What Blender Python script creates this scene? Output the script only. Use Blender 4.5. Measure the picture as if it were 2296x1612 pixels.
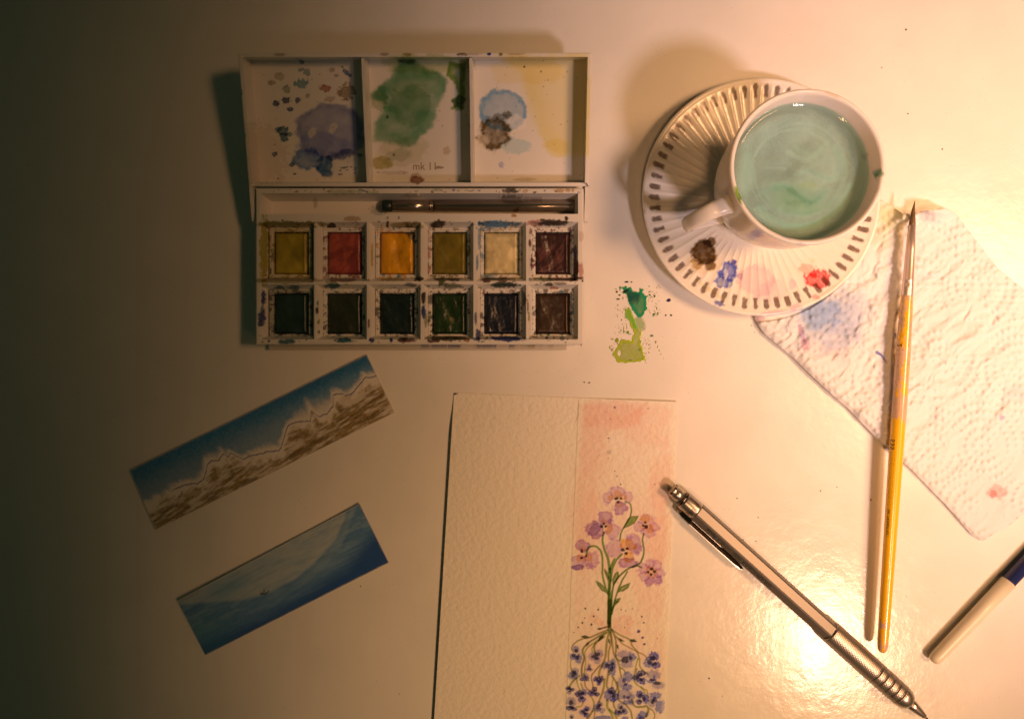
import bpy, math, random
import numpy as np
from mathutils import Vector, Matrix

random.seed(7)
for o in list(bpy.data.objects):
    bpy.data.objects.remove(o)
SC = bpy.context.scene
COL = SC.collection

# ------------------------------------------------------------------ camera, world, lamps, exposure
H = 320.0                 # camera height over the tabletop, mm
PXS = 417.0 / 2296.0      # mm on the tabletop per pixel of the 2296-wide view
MM = 0.001
cam = bpy.data.cameras.new('camera')
cam.sensor_width = 36.0
cam.lens = 36.0 * H / 417.0
cam.clip_start = 0.01
cam.clip_end = 50
camo = bpy.data.objects.new('camera', cam)
camo.location = (0, 0, H * MM)
COL.objects.link(camo)
SC.camera = camo

W = bpy.data.worlds.new('World')
SC.world = W
W.use_nodes = True
W.node_tree.nodes['Background'].inputs[0].default_value = (0.0165, 0.0225, 0.0120, 1)
W.node_tree.nodes['Background'].inputs[1].default_value = 1.0


def spot(name, loc, target, power, col, radius, angle, blend):
    l = bpy.data.lights.new(name, 'SPOT')
    l.energy = power
    l.color = col
    l.shadow_soft_size = radius
    l.spot_size = math.radians(angle)
    l.spot_blend = blend
    o = bpy.data.objects.new(name, l)
    o.location = [c * MM for c in loc]
    d = Vector(target) - Vector(loc)
    o.rotation_euler = d.to_track_quat('-Z', 'Y').to_euler()
    COL.objects.link(o)
    return o


spot('desk_lamp', (405, -360, 700), (242, 96, 0), 20.5, (1.0, 0.71, 0.70), 0.05, 38.5, 1.0)
spot('desk_lamp_outer_cone', (405, -360, 700), (80, -184, 0), 16.5, (1.0, 0.54, 0.25), 0.055, 28.6, 1.0)
spot('room_lamp', (640, 34, 800), (228, 36, 0), 54, (1.0, 0.50, 0.225), 0.155, 31.5, 1.0)
spot('shadow_fill', (0, -295, 1000), (200, 35, 0), 22, (1.0, 0.50, 0.225), 0.08, 21.0, 1.0)  # added fill without a real source, lifts the shadows on the right

SC.view_settings.view_transform = 'Standard'
SC.view_settings.look = 'None'
SC.view_settings.exposure = 0.0
SC.view_settings.gamma = 1.0
SC.render.engine = 'CYCLES'


# ------------------------------------------------------------------ helpers
def P(px, py, z=0.0):
    """a place seen at (px, py) of the photograph, z mm above the tabletop -> mm"""
    k = PXS * (H - z) / H
    return np.array([(px - 1148) * k, (806 - py) * k, z])


def topx(V):
    V = np.asarray(V, float)
    k = H / (H - V[:, 2]) / PXS
    return np.stack([1148 + V[:, 0] * k, 806 - V[:, 1] * k], 1)


def lin(c):
    c = np.asarray(c, float) / 255.0
    return np.where(c <= 0.04045, c / 12.92, ((c + 0.055) / 1.055) ** 2.4)


def ratio(obs, paper):
    return np.clip(lin(obs) / lin(paper), 0.0, 1.0)


def hash2(ix, iy, seed):
    n = (ix.astype(np.int64) * 374761393 + iy.astype(np.int64) * 668265263 + seed * 974634777) & 0xffffffff
    n = ((n ^ (n >> 13)) * 1274126177) & 0xffffffff
    n = n ^ (n >> 16)
    return (n & 0xffffff) / float(0xffffff)


def vnoise(x, y, seed=0):
    ix = np.floor(x); iy = np.floor(y)
    fx = x - ix; fy = y - iy
    fx = fx * fx * (3 - 2 * fx); fy = fy * fy * (3 - 2 * fy)
    a = hash2(ix, iy, seed); b = hash2(ix + 1, iy, seed)
    c = hash2(ix, iy + 1, seed); d = hash2(ix + 1, iy + 1, seed)
    return (a * (1 - fx) + b * fx) * (1 - fy) + (c * (1 - fx) + d * fx) * fy


def fbm(x, y, seed=0, oct=4):
    s = 0; a = 0.5; t = 0
    for i in range(oct):
        s = s + a * vnoise(x, y, seed + i * 17); t += a
        x = x * 2.03 + 11.3; y = y * 2.03 + 7.7; a *= 0.55
    return s / t


def sstep(e0, e1, x):
    t = np.clip((x - e0) / (e1 - e0), 0, 1)
    return t * t * (3 - 2 * t)


class Painter:
    """pigment laid on the points of one surface; base and result are linear reflectances"""
    def __init__(self, xy, base=(0.8, 0.8, 0.78)):
        self.xy = np.asarray(xy, float)
        self.c = np.tile(np.asarray(base, float), (len(self.xy), 1))
        self.a = np.zeros(len(self.xy))
        self.k = 0

    def sub(self, x0, y0, x1, y1):
        x, y = self.xy[:, 0], self.xy[:, 1]
        return np.nonzero((x >= x0) & (x <= x1) & (y >= y0) & (y <= y1))[0]

    def put(self, idx, m, col, op):
        m = np.clip(m, 0, 1)[:, None]
        col = np.asarray(col, float)
        if op:
            self.c[idx] = self.c[idx] * (1 - m) + col * m
        else:
            self.c[idx] *= 1 - m * (1 - col)
        self.a[idx] = np.maximum(self.a[idx], m[:, 0])

    def blob(self, cx, cy, rx, ry, col, a=1.0, rot=0, n=0.25, ns=None, soft=0.15, edge=0.0, gran=0.25, op=False):
        self.k += 1
        R = max(rx, ry) * (1.3 + n)
        idx = self.sub(cx - R, cy - R, cx + R, cy + R)
        if not len(idx): return
        x = self.xy[idx, 0]; y = self.xy[idx, 1]
        ns = ns or max(2.0, min(rx, ry) * 0.7)
        nz = (fbm(x / ns, y / ns, self.k) - 0.5) * 2
        cr, sr = math.cos(rot), math.sin(rot)
        u = ((x - cx) * cr + (y - cy) * sr) / rx
        v = (-(x - cx) * sr + (y - cy) * cr) / ry
        d = np.sqrt(u * u + v * v) + n * 1.6 * nz
        m = sstep(1 + soft, 1 - soft, d)
        if edge:
            m = m * (1 - edge * 0.5 + edge * np.exp(-((d - 0.86) / 0.12) ** 2))
        m = m * (1 - gran + 2 * gran * fbm(x / (ns * .6), y / (ns * .6), self.k + 91))
        self.put(idx, m * a, col, op)

    def poly(self, pts, col, a=1.0, n=4.0, ns=10.0, soft=3.0, edge=0.0, gran=0.2, op=False):
        self.k += 1
        pts = np.asarray(pts, float)
        lo = pts.min(0) - n * 2 - soft; hi = pts.max(0) + n * 2 + soft
        idx = self.sub(lo[0], lo[1], hi[0], hi[1])
        if not len(idx): return
        x = self.xy[idx, 0]; y = self.xy[idx, 1]
        xx = x + n * 2 * (fbm(x / ns, y / ns, self.k) - 0.5)
        yy = y + n * 2 * (fbm(x / ns, y / ns, self.k + 50) - 0.5)
        ins = np.zeros(len(idx), bool); dm = np.full(len(idx), 1e9)
        for i in range(len(pts)):
            a0 = pts[i]; b0 = pts[(i + 1) % len(pts)]
            c = ((a0[1] > yy) != (b0[1] > yy))
            den = (b0[1] - a0[1]) or 1e-9
            ins ^= c & (xx < (b0[0] - a0[0]) * (yy - a0[1]) / den + a0[0])
            ab = b0 - a0; L = (ab ** 2).sum() + 1e-9
            t = np.clip(((xx - a0[0]) * ab[0] + (yy - a0[1]) * ab[1]) / L, 0, 1)
            dm = np.minimum(dm, np.hypot(xx - a0[0] - t * ab[0], yy - a0[1] - t * ab[1]))
        sd = np.where(ins, -dm, dm)
        m = sstep(soft, -soft, sd)
        if edge:
            m = m * (1 - edge * 0.5 + edge * np.exp(-((sd + 2 * soft) / (2 * soft)) ** 2))
        m = m * (1 - gran + 2 * gran * fbm(x / (ns * 1.3), y / (ns * 1.3), self.k + 91))
        self.put(idx, m * a, col, op)

    def line(self, pts, w, col, a=1.0, soft=1.0, n=0.0, ns=8.0, op=False, dash=0.0):
        self.k += 1
        pts = np.asarray(pts, float)
        ws = np.asarray(w if hasattr(w, '__len__') else [w] * len(pts), float)
        pad = ws.max() + soft + n + 2
        lo = pts.min(0) - pad; hi = pts.max(0) + pad
        idx = self.sub(lo[0], lo[1], hi[0], hi[1])
        if not len(idx): return
        x = self.xy[idx, 0]; y = self.xy[idx, 1]
        if n:
            x = x + n * 2 * (fbm(x / ns, y / ns, self.k) - .5); y = y + n * 2 * (fbm(x / ns, y / ns, self.k + 9) - .5)
        best = np.full(len(idx), 1e9)
        for i in range(len(pts) - 1):
            a0 = pts[i]; ab = pts[i + 1] - a0; L = (ab ** 2).sum() + 1e-9
            t = np.clip(((x - a0[0]) * ab[0] + (y - a0[1]) * ab[1]) / L, 0, 1)
            d = np.hypot(x - a0[0] - t * ab[0], y - a0[1] - t * ab[1]) - (ws[i] + (ws[i + 1] - ws[i]) * t) / 2
            best = np.minimum(best, d)
        m = sstep(soft, -soft * .6, best)
        if dash:
            m = m * sstep(dash - .1, dash + .1, fbm(self.xy[idx, 0] / ns, self.xy[idx, 1] / ns, self.k + 33))
        self.put(idx, m * a, col, op)


def smooth_pts(pts, k=6):
    """Catmull-Rom through the points"""
    p = np.asarray(pts, float)
    p = np.vstack([2 * p[0] - p[1], p, 2 * p[-1] - p[-2]])
    out = []
    for i in range(1, len(p) - 2):
        for t in np.linspace(0, 1, k, endpoint=False):
            out.append(0.5 * ((2 * p[i]) + (-p[i - 1] + p[i + 1]) * t + (2 * p[i - 1] - 5 * p[i] + 4 * p[i + 1] - p[i + 2]) * t * t
                              + (-p[i - 1] + 3 * p[i] - 3 * p[i + 1] + p[i + 2]) * t ** 3))
    out.append(p[-2])
    return np.array(out)


# ---- materials
def material(name, color=(0.8, 0.8, 0.8), rough=0.5, metal=0.0, attr=False, coat=0.0, coat_rough=0.05, bumps=(), spec=0.5,
             vary=0.0, vary_scale=40, alpha=False, sss=0.0, aniso=None):
    m = bpy.data.materials.new(name)
    m.use_nodes = True
    nt = m.node_tree; N = nt.nodes; L = nt.links
    b = N['Principled BSDF']
    b.inputs['Roughness'].default_value = rough
    b.inputs['Metallic'].default_value = metal
    b.inputs['Coat Weight'].default_value = coat
    b.inputs['Coat Roughness'].default_value = coat_rough
    b.inputs['Specular IOR Level'].default_value = spec
    b.inputs['Base Color'].default_value = (*color, 1)
    tc = N.new('ShaderNodeTexCoord')
    src = None
    if attr:
        at = N.new('ShaderNodeVertexColor'); at.layer_name = 'paint'
        src = at.outputs['Color']
        if alpha:
            L.new(at.outputs['Alpha'], b.inputs['Alpha'])
    if vary:
        nz = N.new('ShaderNodeTexNoise'); nz.inputs['Scale'].default_value = vary_scale; nz.inputs['Detail'].default_value = 6
        L.new(tc.outputs['Object'], nz.inputs['Vector'])
        mr = N.new('ShaderNodeMapRange'); mr.inputs[1].default_value = 0.3; mr.inputs[2].default_value = 0.7
        mr.inputs[3].default_value = 1 - vary; mr.inputs[4].default_value = 1.0
        L.new(nz.outputs[0], mr.inputs[0])
        mx = N.new('ShaderNodeMix'); mx.data_type = 'RGBA'; mx.blend_type = 'MULTIPLY'; mx.inputs[0].default_value = 1
        mx.inputs[6].default_value = (*color, 1)
        if src: L.new(src, mx.inputs[6])
        L.new(mr.outputs[0], mx.inputs[7])
        src = mx.outputs[2]
    if src: L.new(src, b.inputs['Base Color'])
    prev = None
    for (scale, dist, strength) in bumps:
        nz = N.new('ShaderNodeTexNoise'); nz.inputs['Scale'].default_value = scale; nz.inputs['Detail'].default_value = 3
        L.new(tc.outputs['Object'], nz.inputs['Vector'])
        bp = N.new('ShaderNodeBump'); bp.inputs['Distance'].default_value = dist; bp.inputs['Strength'].default_value = strength
        L.new(nz.outputs[0], bp.inputs['Height'])
        if prev: L.new(prev, bp.inputs['Normal'])
        prev = bp.outputs[0]
    if prev:
        L.new(prev, b.inputs['Normal'])
        if coat: L.new(prev, b.inputs['Coat Normal'])
    return m


# ---- objects
def thing(name, label, cat, loc, group=None):
    o = bpy.data.objects.new(name, None)
    o.empty_display_size = 0.01
    o.location = [c * MM for c in loc]
    o['label'] = label; o['category'] = cat
    if group: o['group'] = group
    COL.objects.link(o)
    return o


def make(name, V, F, mat, parent=None, origin=(0, 0, 0), col=None, alpha=None, smooth=True, parent_off=(0, 0, 0)):
    """V in mm (world); the object sits at `origin` (mm) and is parented to a thing or part whose origin is parent_off"""
    V = (np.asarray(V, float) - np.asarray(origin, float)) * MM
    me = bpy.data.meshes.new(name)
    if isinstance(F, np.ndarray):
        n = F.shape[1]
        me.vertices.add(len(V)); me.vertices.foreach_set('co', V.astype(np.float32).ravel())
        me.loops.add(F.size); me.loops.foreach_set('vertex_index', F.astype(np.int32).ravel())
        me.polygons.add(len(F)); me.polygons.foreach_set('loop_start', np.arange(0, F.size, n, dtype=np.int32))
        me.update(calc_edges=True)
    else:
        me.from_pydata([tuple(v) for v in V], [], F)
    me.validate()
    me.polygons.foreach_set('use_smooth', np.full(len(me.polygons), bool(smooth)))
    if col is not None:
        ca = me.color_attributes.new('paint', 'FLOAT_COLOR', 'POINT')
        rgba = np.ones((len(V), 4), np.float32); rgba[:, :3] = np.clip(col, 0, 1)
        if alpha is not None: rgba[:, 3] = alpha
        ca.data.foreach_set('color', rgba.ravel())
    me.materials.append(mat)
    o = bpy.data.objects.new(name, me)
    o.location = [(a - b) * MM for a, b in zip(origin, parent_off)]
    COL.objects.link(o)
    if parent: o.parent = parent
    return o


def tag(o, label, cat, group=None):
    o['label'] = label; o['category'] = cat
    if group: o['group'] = group
    return o


def grid_faces(nu, nv, closed_u=False):
    """vertices indexed [v*nu+u]"""
    u = np.arange(nu if closed_u else nu - 1); v = np.arange(nv - 1)
    U, Vv = np.meshgrid(u, v)
    U = U.ravel(); Vv = Vv.ravel(); U1 = (U + 1) % nu
    return np.stack([Vv * nu + U, Vv * nu + U1, (Vv + 1) * nu + U1, (Vv + 1) * nu + U], 1)


def axis(lo, hi, step, breaks=(), eps=0.04):
    a = list(np.linspace(lo, hi, int(max(2, round((hi - lo) / step))) + 1))
    for b in breaks:
        for e in (b - eps, b + eps):
            if lo < e < hi: a.append(e)
    a = np.array(sorted(a))
    keep = [0]
    for i in range(1, len(a)):
        if a[i] - a[keep[-1]] > 0.015: keep.append(i)
    return a[keep]


def solid_grid(X, Y, Z, bottom):
    """height field Z[j,i] with skirts down to `bottom` (a number or an array like Z); vertices of the skirt are doubled"""
    nx, ny = len(X), len(Y)
    GX, GY = np.meshgrid(X, Y)
    V = np.stack([GX.ravel(), GY.ravel(), np.asarray(Z).ravel()], 1)
    F = grid_faces(nx, ny)
    per = [j for j in range(nx)] + [j * nx + nx - 1 for j in range(1, ny)] + [(ny - 1) * nx + i for i in range(nx - 2, -1, -1)] \
        + [j * nx for j in range(ny - 2, 0, -1)]
    per = np.array(per); n = len(per); b0 = len(V)
    T = V[per].copy(); B = V[per].copy()
    B[:, 2] = bottom if np.isscalar(bottom) else np.asarray(bottom).ravel()[per]
    V = np.vstack([V, T, B])
    k = np.arange(n); k1 = (k + 1) % n
    S = np.stack([b0 + k, b0 + n + k, b0 + n + k1, b0 + k1], 1)
    F = np.vstack([F, S])
    # underside: a fan folded to quads is not needed for a flat bottom, close with one grid of the corners
    c = [b0 + n, b0 + n + nx - 1, b0 + n + nx + ny - 2, b0 + n + 2 * nx + ny - 3]
    F = np.vstack([F, np.array([[c[0], c[3], c[2], c[1]]])])
    return V, F


def lathe(p0, p1, prof, seg=48, caps=True, rfun=None, roll=0.0):
    """profile [(t mm from p0, r)] turned about p0->p1"""
    p0 = np.asarray(p0, float); p1 = np.asarray(p1, float)
    d = (p1 - p0) / np.linalg.norm(p1 - p0)
    up = np.array([0, 0, 1.0]) if abs(d[2]) < 0.9 else np.array([1.0, 0, 0])
    e1 = np.cross(d, up); e1 /= np.linalg.norm(e1)
    e2 = np.cross(e1, d)
    th = np.linspace(0, 2 * np.pi, seg, endpoint=False) + roll
    prof = np.asarray(prof, float)
    T = prof[:, 0][:, None]; R = prof[:, 1][:, None] * np.ones((1, seg))
    if rfun is not None: R = rfun(T * np.ones((1, seg)), np.ones_like(T) * th[None, :], R)
    V = p0 + T[..., None] * d + (R * np.cos(th))[..., None] * e1 + (R * np.sin(th))[..., None] * e2
    F = grid_faces(seg, len(prof), True)
    V = V.reshape(-1, 3)
    if caps:
        Fl = [tuple(f) for f in F.tolist()]
        Fl.append(tuple(range(seg - 1, -1, -1)))
        Fl.append(tuple(range((len(prof) - 1) * seg, len(prof) * seg)))
        return V, Fl
    return V, F


def box(c0, c1):
    (x0, y0, z0), (x1, y1, z1) = c0, c1
    V = [(x0, y0, z0), (x1, y0, z0), (x1, y1, z0), (x0, y1, z0), (x0, y0, z1), (x1, y0, z1), (x1, y1, z1), (x0, y1, z1)]
    return V, [(3, 2, 1, 0), (4, 5, 6, 7), (0, 1, 5, 4), (1, 2, 6, 5), (2, 3, 7, 6), (3, 0, 4, 7)]


def text_mesh(s, size, bold=0.0):
    cu = bpy.data.curves.new('lettering', 'FONT')
    cu.body = s; cu.size = size; cu.offset = bold; cu.resolution_u = 3
    o = bpy.data.objects.new('lettering', cu)
    COL.objects.link(o)
    bpy.context.view_layer.update()
    me = bpy.data.meshes.new_from_object(o.evaluated_get(bpy.context.evaluated_depsgraph_get()))
    V = np.array([v.co[:] for v in me.vertices]) if len(me.vertices) else np.zeros((0, 3))
    F = [tuple(p.vertices) for p in me.polygons]
    bpy.data.objects.remove(o); bpy.data.curves.remove(cu); bpy.data.meshes.remove(me)
    return V, F


# ------------------------------------------------------------------ the tabletop
M_TABLE = material('white_laminate', (0.765, 0.745, 0.70), rough=0.15, spec=0.31, vary=0.07, vary_scale=38,
                   bumps=((190, 0.00018, 0.5), (620, 0.00006, 0.55)))
def table_wear(m):
    # smears change the gloss, fine dust and faint stains change the colour
    nt = m.node_tree; N = nt.nodes; L = nt.links
    b = N['Principled BSDF']; tc = N.new('ShaderNodeTexCoord')
    n1 = N.new('ShaderNodeTexNoise'); n1.inputs['Scale'].default_value = 22; n1.inputs['Detail'].default_value = 8; n1.inputs['Roughness'].default_value = .65; n1.inputs['Distortion'].default_value = 1.2
    L.new(tc.outputs['Object'], n1.inputs['Vector'])
    r1 = N.new('ShaderNodeMapRange'); r1.inputs[1].default_value = .35; r1.inputs[2].default_value = .7; r1.inputs[3].default_value = .12; r1.inputs[4].default_value = .24
    L.new(n1.outputs[0], r1.inputs[0]); L.new(r1.outputs[0], b.inputs['Roughness'])
    n2 = N.new('ShaderNodeTexVoronoi'); n2.inputs['Scale'].default_value = 420
    L.new(tc.outputs['Object'], n2.inputs['Vector'])
    r2 = N.new('ShaderNodeMapRange'); r2.inputs[1].default_value = .05; r2.inputs[2].default_value = .11; r2.inputs[3].default_value = .72; r2.inputs[4].default_value = 1.0
    L.new(n2.outputs['Distance'], r2.inputs[0])
    n3 = N.new('ShaderNodeTexNoise'); n3.inputs['Scale'].default_value = 60; n3.inputs['Detail'].default_value = 5
    L.new(tc.outputs['Object'], n3.inputs['Vector'])
    mx = N.new('ShaderNodeMath'); mx.operation = 'GREATER_THAN'; mx.inputs[1].default_value = .56
    L.new(n3.outputs[0], mx.inputs[0])
    src = b.inputs['Base Color'].links[0].from_socket
    m2 = N.new('ShaderNodeMix'); m2.data_type = 'RGBA'; m2.blend_type = 'MULTIPLY'
    L.new(mx.outputs[0], m2.inputs[0]); L.new(src, m2.inputs[6]); L.new(r2.outputs[0], m2.inputs[7])
    L.new(m2.outputs[2], b.inputs['Base Color'])


table_wear(M_TABLE)
V, F = box((-900, -700, -25), (900, 700, 0))
t = make('tabletop', V, F, M_TABLE, smooth=False)
t['kind'] = 'structure'

# ------------------------------------------------------------------ the watercolour box
M_PLASTIC = material('white_plastic', rough=0.38, attr=True, bumps=((700, 0.00003, 0.3),))
M_PLAIN_PLASTIC = material('white_plastic_plain', (0.76, 0.73, 0.68), rough=0.4, vary=0.12, vary_scale=120)
WB = (0.76, 0.73, 0.68)


def zA(x, y): return (515.8 + .3676 * x, 93.8 + .3676 * y)       # lid close-up
def zB(x, y): return (515.8 + .3676 * x, 398.6 + .3676 * y)      # base close-up
def zL(x, y): return (551.0 + .1927 * x, 480.7 + .1927 * y)      # left pans
def zR(x, y): return (902.7 + .1927 * x, 480.7 + .1927 * y)      # right pans


ZT = 15.0
KT = PXS * (H - ZT) / H
bx0, bx1 = (573 - 1148) * KT, (1309 - 1148) * KT
by0, by1 = (806 - 772) * KT, (806 - 422) * KT
ridge_px = [707, 825, 945.5, 1064, 1182]
well_x = []
e = [584] + ridge_px + [1296]
for i in range(6):
    a = e[i] + (0 if i == 0 else 2.6); b = e[i + 1] - (0 if i == 5 else 2.6)
    well_x.append(((a - 1148) * KT, (b - 1148) * KT))
well_y = [((806 - 630.5) * KT, (806 - 498) * KT), ((806 - 761) * KT, (806 - 638) * KT)]
trough = ((584 - 1148) * KT, (1296 - 1148) * KT, (806 - 480) * KT, (806 - 434) * KT)
BOX_O = ((bx0 + bx1) / 2, (by0 + by1) / 2, 0)
paintbox = thing('watercolour_box', 'open white plastic watercolour box with stained mixing lid and two rows of pans', 'paint box', BOX_O)

brx = []; bry = []
for (a, b) in well_x: brx += [a, b, a + 1.7, b - 1.7]
for (a, b) in well_y: bry += [a, b, a + 1.7, b - 1.7]
brx += [trough[0], trough[1]]; bry += [trough[2], trough[3], trough[2] + 1, trough[3] - 1]
X = axis(bx0, bx1, 0.30, brx); Y = axis(by0, by1, 0.30, bry)
GX, GY = np.meshgrid(X, Y)
Z = np.full(GX.shape, ZT)
do = np.minimum(np.minimum(GX - bx0, bx1 - GX), np.minimum(GY - by0, by1 - GY))
Z -= np.clip(0.5 - do, 0, 0.5) * 0.8
for (xa, xb) in well_x:
    for (ya, yb) in well_y:
        d = np.minimum(np.minimum(GX - xa, xb - GX), np.minimum(GY - ya, yb - GY))
        Z = np.where(d > 0, np.where(d < 1.7, ZT - 4.5 * d / 1.7, 3.0), Z)
d = np.minimum(np.minimum(GX - trough[0], trough[1] - GX), np.minimum(GY - trough[2], trough[3] - GY))
Z = np.where(d > 0, np.where(d < 1.0, ZT - 9.5 * d, 4.2), Z)
V, F = solid_grid(X, Y, Z, 3.0)
pt = Painter(topx(V), WB)
DK = (0.06, 0.045, 0.035); TEAL = (0.04, 0.20, 0.28); MAR = (0.16, 0.04, 0.05); NAVY = (0.03, 0.06, 0.34); GRN = (0.16, 0.30, 0.05)
OLV = (0.36, 0.30, 0.06); PNK = (0.75, 0.40, 0.38); BLU = (0.09, 0.34, 0.72); OCH = (0.6, 0.36, 0.14)
g = lambda *a, **k: pt.blob(*a, **k)
for (zf, x, y, rx, ry, c, a) in [
    # left part
    (zL, 500, 120, 320, 30, OLV, .75), (zL, 215, 420, 40, 300, (.62, .58, .10), .85), (zL, 450, 770, 330, 26, OLV, .6),
    (zL, 1000, 135, 40, 25, DK, .9), (zL, 1230, 55, 90, 22, OCH, .6), (zL, 560, 850, 60, 22, TEAL, .7), (zL, 390, 865, 60, 25, TEAL, .8),
    (zL, 1010, 830, 70, 24, TEAL, .85), (zL, 1130, 765, 140, 16, MAR, .7), (zL, 1650, 120, 12, 30, DK, .9), (zL, 1800, 130, 90, 26, OLV, .7),
    (zL, 205, 980, 22, 70, NAVY, .85), (zL, 190, 1190, 36, 50, NAVY, .8), (zL, 185, 1270, 40, 25, NAVY, .8), (zL, 195, 1100, 20, 30, TEAL, .7),
    (zL, 480, 1480, 80, 22, TEAL, .8), (zL, 1140, 1465, 90, 22, TEAL, .9), (zL, 1470, 1465, 26, 24, NAVY, .85), (zL, 1690, 1465, 16, 18, NAVY, .9),
    (zL, 1820, 1465, 40, 22, MAR, .8), (zL, 835, 1030, 9, 25, TEAL, .8), (zL, 830, 1120, 12, 30, DK, .8), (zL, 848, 1370, 8, 16, DK, .9),
    (zL, 850, 1250, 10, 22, GRN, .7), (zL, 1700, 760, 120, 12, (.5, .42, .05), .8), (zL, 1430, 1270, 10, 40, MAR, .8), (zL, 1470, 480, 12, 90, (.65, .5, .05), .7),
    (zL, 430, 70, 14, 10, DK, .7), (zL, 1000, 790, 60, 10, (.4, .42, .2), .6), (zL, 1650, 40, 12, 14, DK, .5), (zL, 1780, 40, 10, 10, DK, .6),
    # right part
    (zR, 410, 120, 66, 40, DK, .95), (zR, 120, 140, 90, 40, OLV, .7), (zR, 80, 200, 40, 60, (.22, .16, .05), .8),
    (zR, 1100, 115, 190, 30, BLU, .9), (zR, 1300, 120, 60, 24, (.35, .4, .35), .6), (zR, 868, 560, 10, 70, BLU, .8), (zR, 890, 280, 14, 110, BLU, .6),
    (zR, 1545, 105, 70, 26, PNK, .8), (zR, 1740, 100, 150, 30, DK, .95), (zR, 1905, 50, 16, 16, DK, .95), (zR, 1480, 340, 14, 30, MAR, .9),
    (zR, 1510, 560, 18, 70, MAR, .85), (zR, 1495, 200, 16, 30, MAR, .7), (zR, 2010, 640, 30, 100, MAR, .95), (zR, 2010, 440, 16, 60, NAVY, .8),
    (zR, 2075, 245, 30, 45, PNK, .35), (zR, 2077, 655, 26, 75, PNK, .75), (zR, 2093, 775, 9, 9, DK, 1), (zR, 1290, 15, 26, 14, OCH, .8),
    (zR, 1620, 740, 95, 15, GRN, .9), (zR, 1870, 745, 160, 24, (.10, .02, .03), .95), (zR, 1690, 770, 60, 8, GRN, .5), (zR, 1990, 740, 30, 24, (.35, .03, .06), .9),
    (zR, 600, 755, 80, 18, DK, .95), (zR, 410, 750, 50, 14, DK, .9), (zR, 970, 760, 55, 24, MAR, .9), (zR, 1150, 750, 130, 12, DK, .95),
    (zR, 1170, 775, 36, 10, MAR, .8), (zR, 460, 770, 36, 50, (.09, .14, .04), .8), (zR, 560, 830, 100, 24, (.2, .22, .12), .7), (zR, 190, 750, 40, 22, DK, .9),
    (zR, 1170, 820, 130, 24, (.05, .09, .08), .92), (zR, 1700, 815, 40, 16, DK, .8), (zR, 1830, 805, 60, 12, DK, .6), (zR, 1760, 860, 40, 18, (.55, .16, .05), .7),
    (zR, 245, 970, 22, 50, DK, .9), (zR, 245, 1130, 22, 60, NAVY, .9), (zR, 270, 1230, 14, 60, GRN, .6), (zR, 850, 1210, 12, 50, (.15, .17, .4), .8),
    (zR, 880, 1400, 24, 50, (.10, .12, .35), .9), (zR, 1210, 1445, 170, 24, NAVY, .95), (zR, 870, 1450, 40, 16, (.15, .17, .4), .8),
    (zR, 520, 1440, 190, 24, (.09, .07, .03), .85), (zR, 360, 1470, 60, 14, MAR, .8), (zR, 740, 1460, 30, 16, (.45, .18, .06), .8),
    (zR, 1680, 1435, 16, 12, NAVY, .9), (zR, 1760, 1435, 10, 10, DK, .9), (zR, 1860, 1443, 22, 18, (.3, .4, .5), .8), (zR, 2005, 1440, 18, 16, (.6, .62, .62), .7),
    (zR, 60, 1460, 70, 18, MAR, .8), (zR, 90, 820, 60, 18, (.1, .14, .18), .7), (zR, 1457, 1080, 9, 60, MAR, .7), (zR, 1460, 945, 7, 8, DK, 1),
    (zR, 1470, 1200, 10, 40, OLV, .7), (zR, 1400, 990, 30, 70, (.12, .11, .09), .7)]:
    cx, cy = zf(x, y); cx += 0.0
    k = .3676 if zf in (zA, zB) else .1927
    g(cx, cy, rx * k * 1.22, ry * k * 1.35, tuple(v * .8 for v in c), min(1, a * 1.12), n=.36, ns=6, soft=.2, gran=.18)
for (x, y, rx, ry, c, a) in [(1710, 80, 45, 16, DK, .9), (1800, 82, 20, 10, OCH, .6), (2010, 78, 30, 12, OCH, .7), (2060, 76, 14, 12, OCH, .8), (2090, 78, 10, 10, OCH, .8),
                             (700, 85, 100, 14, GRN, .4), (870, 90, 40, 10, GRN, .4), (1710, 120, 80, 12, DK, .7), (1850, 130, 60, 12, DK, .4),
                             (520, 150, 12, 35, DK, .35), (900, 200, 50, 30, TEAL, .35), (1260, 75, 30, 8, GRN, .5), (1100, 110, 60, 12, OLV, .5)]:
    g(*zB(x, y), rx * .3676, ry * .3676, c, a, n=.4, ns=6)
rs = np.random.RandomState(3)
for i in range(150):      # fine splashes round the pans
    px = rs.uniform(580, 1300); py = rs.choice([rs.uniform(496, 512), rs.uniform(622, 648), rs.uniform(752, 768), rs.uniform(425, 432)])
    g(px, py, rs.uniform(1.5, 5), rs.uniform(1, 2.5), [DK, MAR, TEAL, OLV, NAVY][rs.randint(5)], rs.uniform(.4, .9), n=.4, ns=3)
base = make('base', V, F, M_PLASTIC, paintbox, BOX_O, pt.c, smooth=False, parent_off=BOX_O)
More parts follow.
